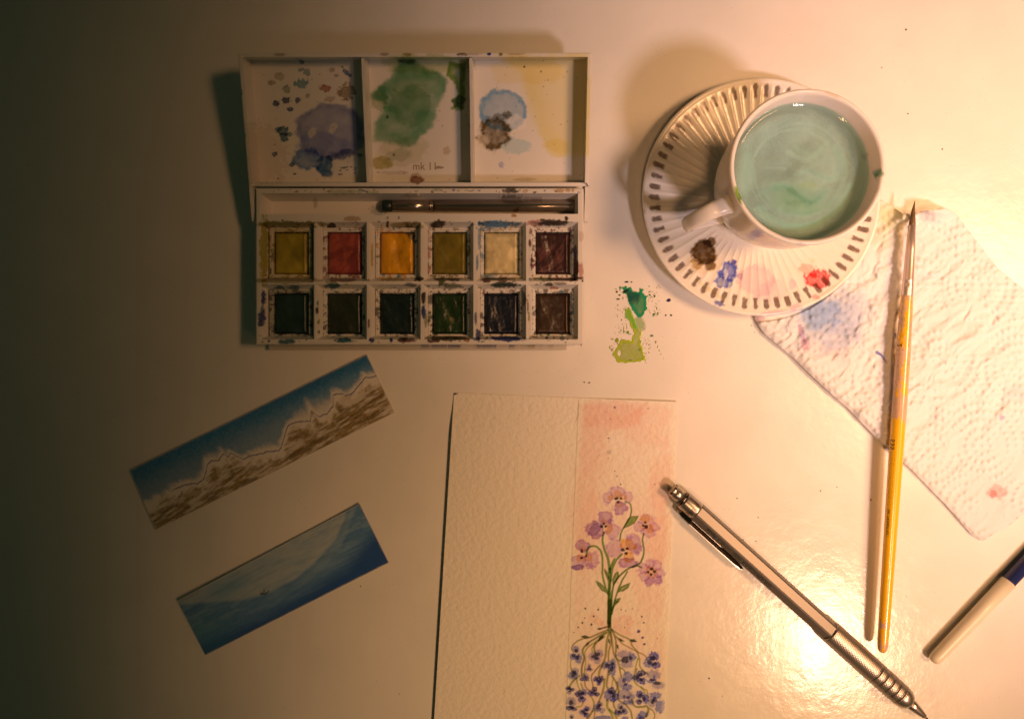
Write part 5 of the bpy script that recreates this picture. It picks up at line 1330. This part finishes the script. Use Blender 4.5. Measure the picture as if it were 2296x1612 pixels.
for (x, y, rx, ry, c, a) in [(700, 282, 30, 10, (.03, .015, .10), 1), (775, 282, 14, 10, (.10, .05, .03), .9), (570, 420, 18, 14, (.01, .03, .02), 1), (610, 463, 14, 8, (.01, .03, .02), 1), (590, 518, 26, 8, (.01, .03, .02), 1), (657, 505, 9, 20, (.01, .03, .02), 1), (560, 382, 16, 5, (.1, .12, .06), .8),
                             (1025, 462, 14, 8, (.01, .03, .02), 1), (1088, 475, 14, 14, (.01, .03, .02), 1), (1022, 418, 8, 8, (.05, .04, .02), .9), (1015, 345, 10, 8, (.06, .05, .03), .9), (1082, 730, 18, 18, (.06, .22, .10), .9), (1132, 718, 10, 22, (.06, .24, .08), .9), (1118, 640, 6, 24, (.08, .2, .08), .8),
                             (1282, 535, 28, 20, (.03, .015, .14), 1), (1243, 738, 12, 10, (.03, .015, .06), 1), (1318, 738, 14, 10, (.03, .015, .06), 1), (722, 970, 18, 22, (.12, .28, .05), .9), (745, 995, 24, 6, (.12, .28, .05), .9), (665, 940, 7, 44, (.14, .26, .06), .9), (705, 890, 5, 40, (.2, .26, .1), .7),
                             (575, 1080, 28, 30, (.25, .33, .03), .9), (1050, 1015, 26, 14, (.03, .16, .07), .95), (1105, 1105, 8, 16, (.08, .05, .03), .9), (1130, 1165, 7, 14, (.08, .05, .03), .9), (1152, 1220, 7, 12, (.08, .05, .03), .9), (1175, 1270, 5, 10, (.12, .08, .05), .7), (1210, 1330, 4, 14, (.15, .1, .06), .5),
                             (505, 1215, 18, 18, (.38, .42, .12), .8), (475, 1180, 16, 22, (.42, .44, .2), .6), (510, 1068, 20, 10, (.42, .44, .2), .6), (885, 1212, 18, 16, (.10, .24, .03), .8), (750, 1352, 22, 14, (.10, .26, .03), .8), (670, 1120, 14, 10, (.14, .26, .03), .6), (895, 1095, 14, 16, (.14, .28, .03), .7), (632, 800, 12, 8, (.1, .1, .05), .8)]:
    gb(x, y, rx, ry, c, a, n=.4, soft=.25)
gb(605, 1265, 24, 36, (.76, .745, .70), 0, rot=-.6)
for i in range(150):
    side = rs.rand()
    if side < .45: x, y = rs.uniform(980, 1170), rs.uniform(330, 760)
    elif side < .65: x, y = rs.uniform(540, 700), rs.uniform(560, 1060)
    elif side < .85: x, y = rs.uniform(920, 1030), rs.uniform(960, 1400)
    else: x, y = rs.uniform(490, 640), rs.uniform(1030, 1240)
    gb(x, y, rs.uniform(3, 9), rs.uniform(3, 9), [(.10, .09, .04), (.12, .08, .04), (.08, .14, .06)][rs.randint(3)], rs.uniform(.35, .85), n=.5, ns=2)
# bare holes inside the spill
for (x, y, rx, ry) in ((605, 1260, 22, 44), (640, 395, 22, 26), (545, 1120, 22, 14), (690, 560, 34, 60)):
    cx, cy = zG(x, y); rx *= .1637; ry *= .1637
    d_ = np.hypot((XY[:, 0] - cx) / rx, (XY[:, 1] - cy) / ry)
    pt.a *= sstep(.75, 1.15, d_ + .5 * (fbm(XY[:, 0] / 4, XY[:, 1] / 4, 9) - .5))
nx, ny = len(gx), len(gy)
F = grid_faces(nx, ny)[:, ::-1]
F = F[(pt.a[F] > .02).any(1)]
used = np.unique(F); remap = -np.ones(nx * ny, int); remap[used] = np.arange(len(used)); F = remap[F]
zz = .06 + .10 * pt.a[used]
k = PXS * (H - zz) / H
V = np.stack([(XY[used, 0] - 1148) * k, (806 - XY[used, 1]) * k, zz], 1)
st = make('paint_stain', V, F, M_SPILL, None, tuple(P(1430, 730, 0)), pt.c[used], pt.a[used])
tag(st, 'bright green paint stain dried on the white tabletop beside the saucer', 'paint stain')

V = []; F = []
def speck(px, py, r, z=.12):
    c = P(px, py, z); b = len(V); n = 9; a0 = rs.uniform(0, 6.28)
    V.append(c + np.array([0, 0, .12]))
    for i in range(n):
        a_ = a0 + 2 * math.pi * i / n; q_ = r * PXS * rs.uniform(.6, 1.25)
        V.append(c + np.array([q_ * math.cos(a_), q_ * .8 * math.sin(a_), -.08]))
    for i in range(n): F.append((b, b + 1 + i, b + 1 + (i + 1) % n))
for (px, py, r) in ((1310, 857, 2.0), (1321, 858, 2.2), (1303, 774, 2.0), (808, 1314, 1.6), (1653, 1117, 2), (1666, 1210, 2), (1695, 1213, 1.5), (2032, 67, 2.6), (1977, 152, 1.6), (2036, 255, 2), (2113, 335, 2.5), (2165, 520, 2.2), (2173, 1072, 1.8), (1840, 1100, 2), (1877, 1092, 1.5), (1953, 1120, 2.2), (1700, 725, 2.5), (1708, 738, 1.6), (1697, 707, 2),
                    (1716, 732, 1.8), (1685, 730, 1.4), (1692, 745, 1.4), (895, 1555, 1.6), (1160, 470, .1), (1590, 1520, 2), (1620, 1560, 1.4), (1700, 1160, 1.6)):
    speck(px, py, r)
for i in range(110):
    px, py = rs.uniform(950, 2290), rs.uniform(10, 1600)
    if (520 < px < 1335 and 110 < py < 790) or (1000 < px < 1525 and py > 875) or math.hypot(px - 1712, py - 440) < 330 or (px > 1690 and 440 < py < 1220 and py < px - 960 + 20 ): continue
    speck(px, py, rs.uniform(.4, .9), .1)
M_SPECK = material('dark_specks', (0.10, 0.06, 0.035), rough=.6)
sp = make('paint_specks', np.array(V), F, M_SPECK, None, (0, 0, 0), smooth=False)
sp['kind'] = 'stuff'
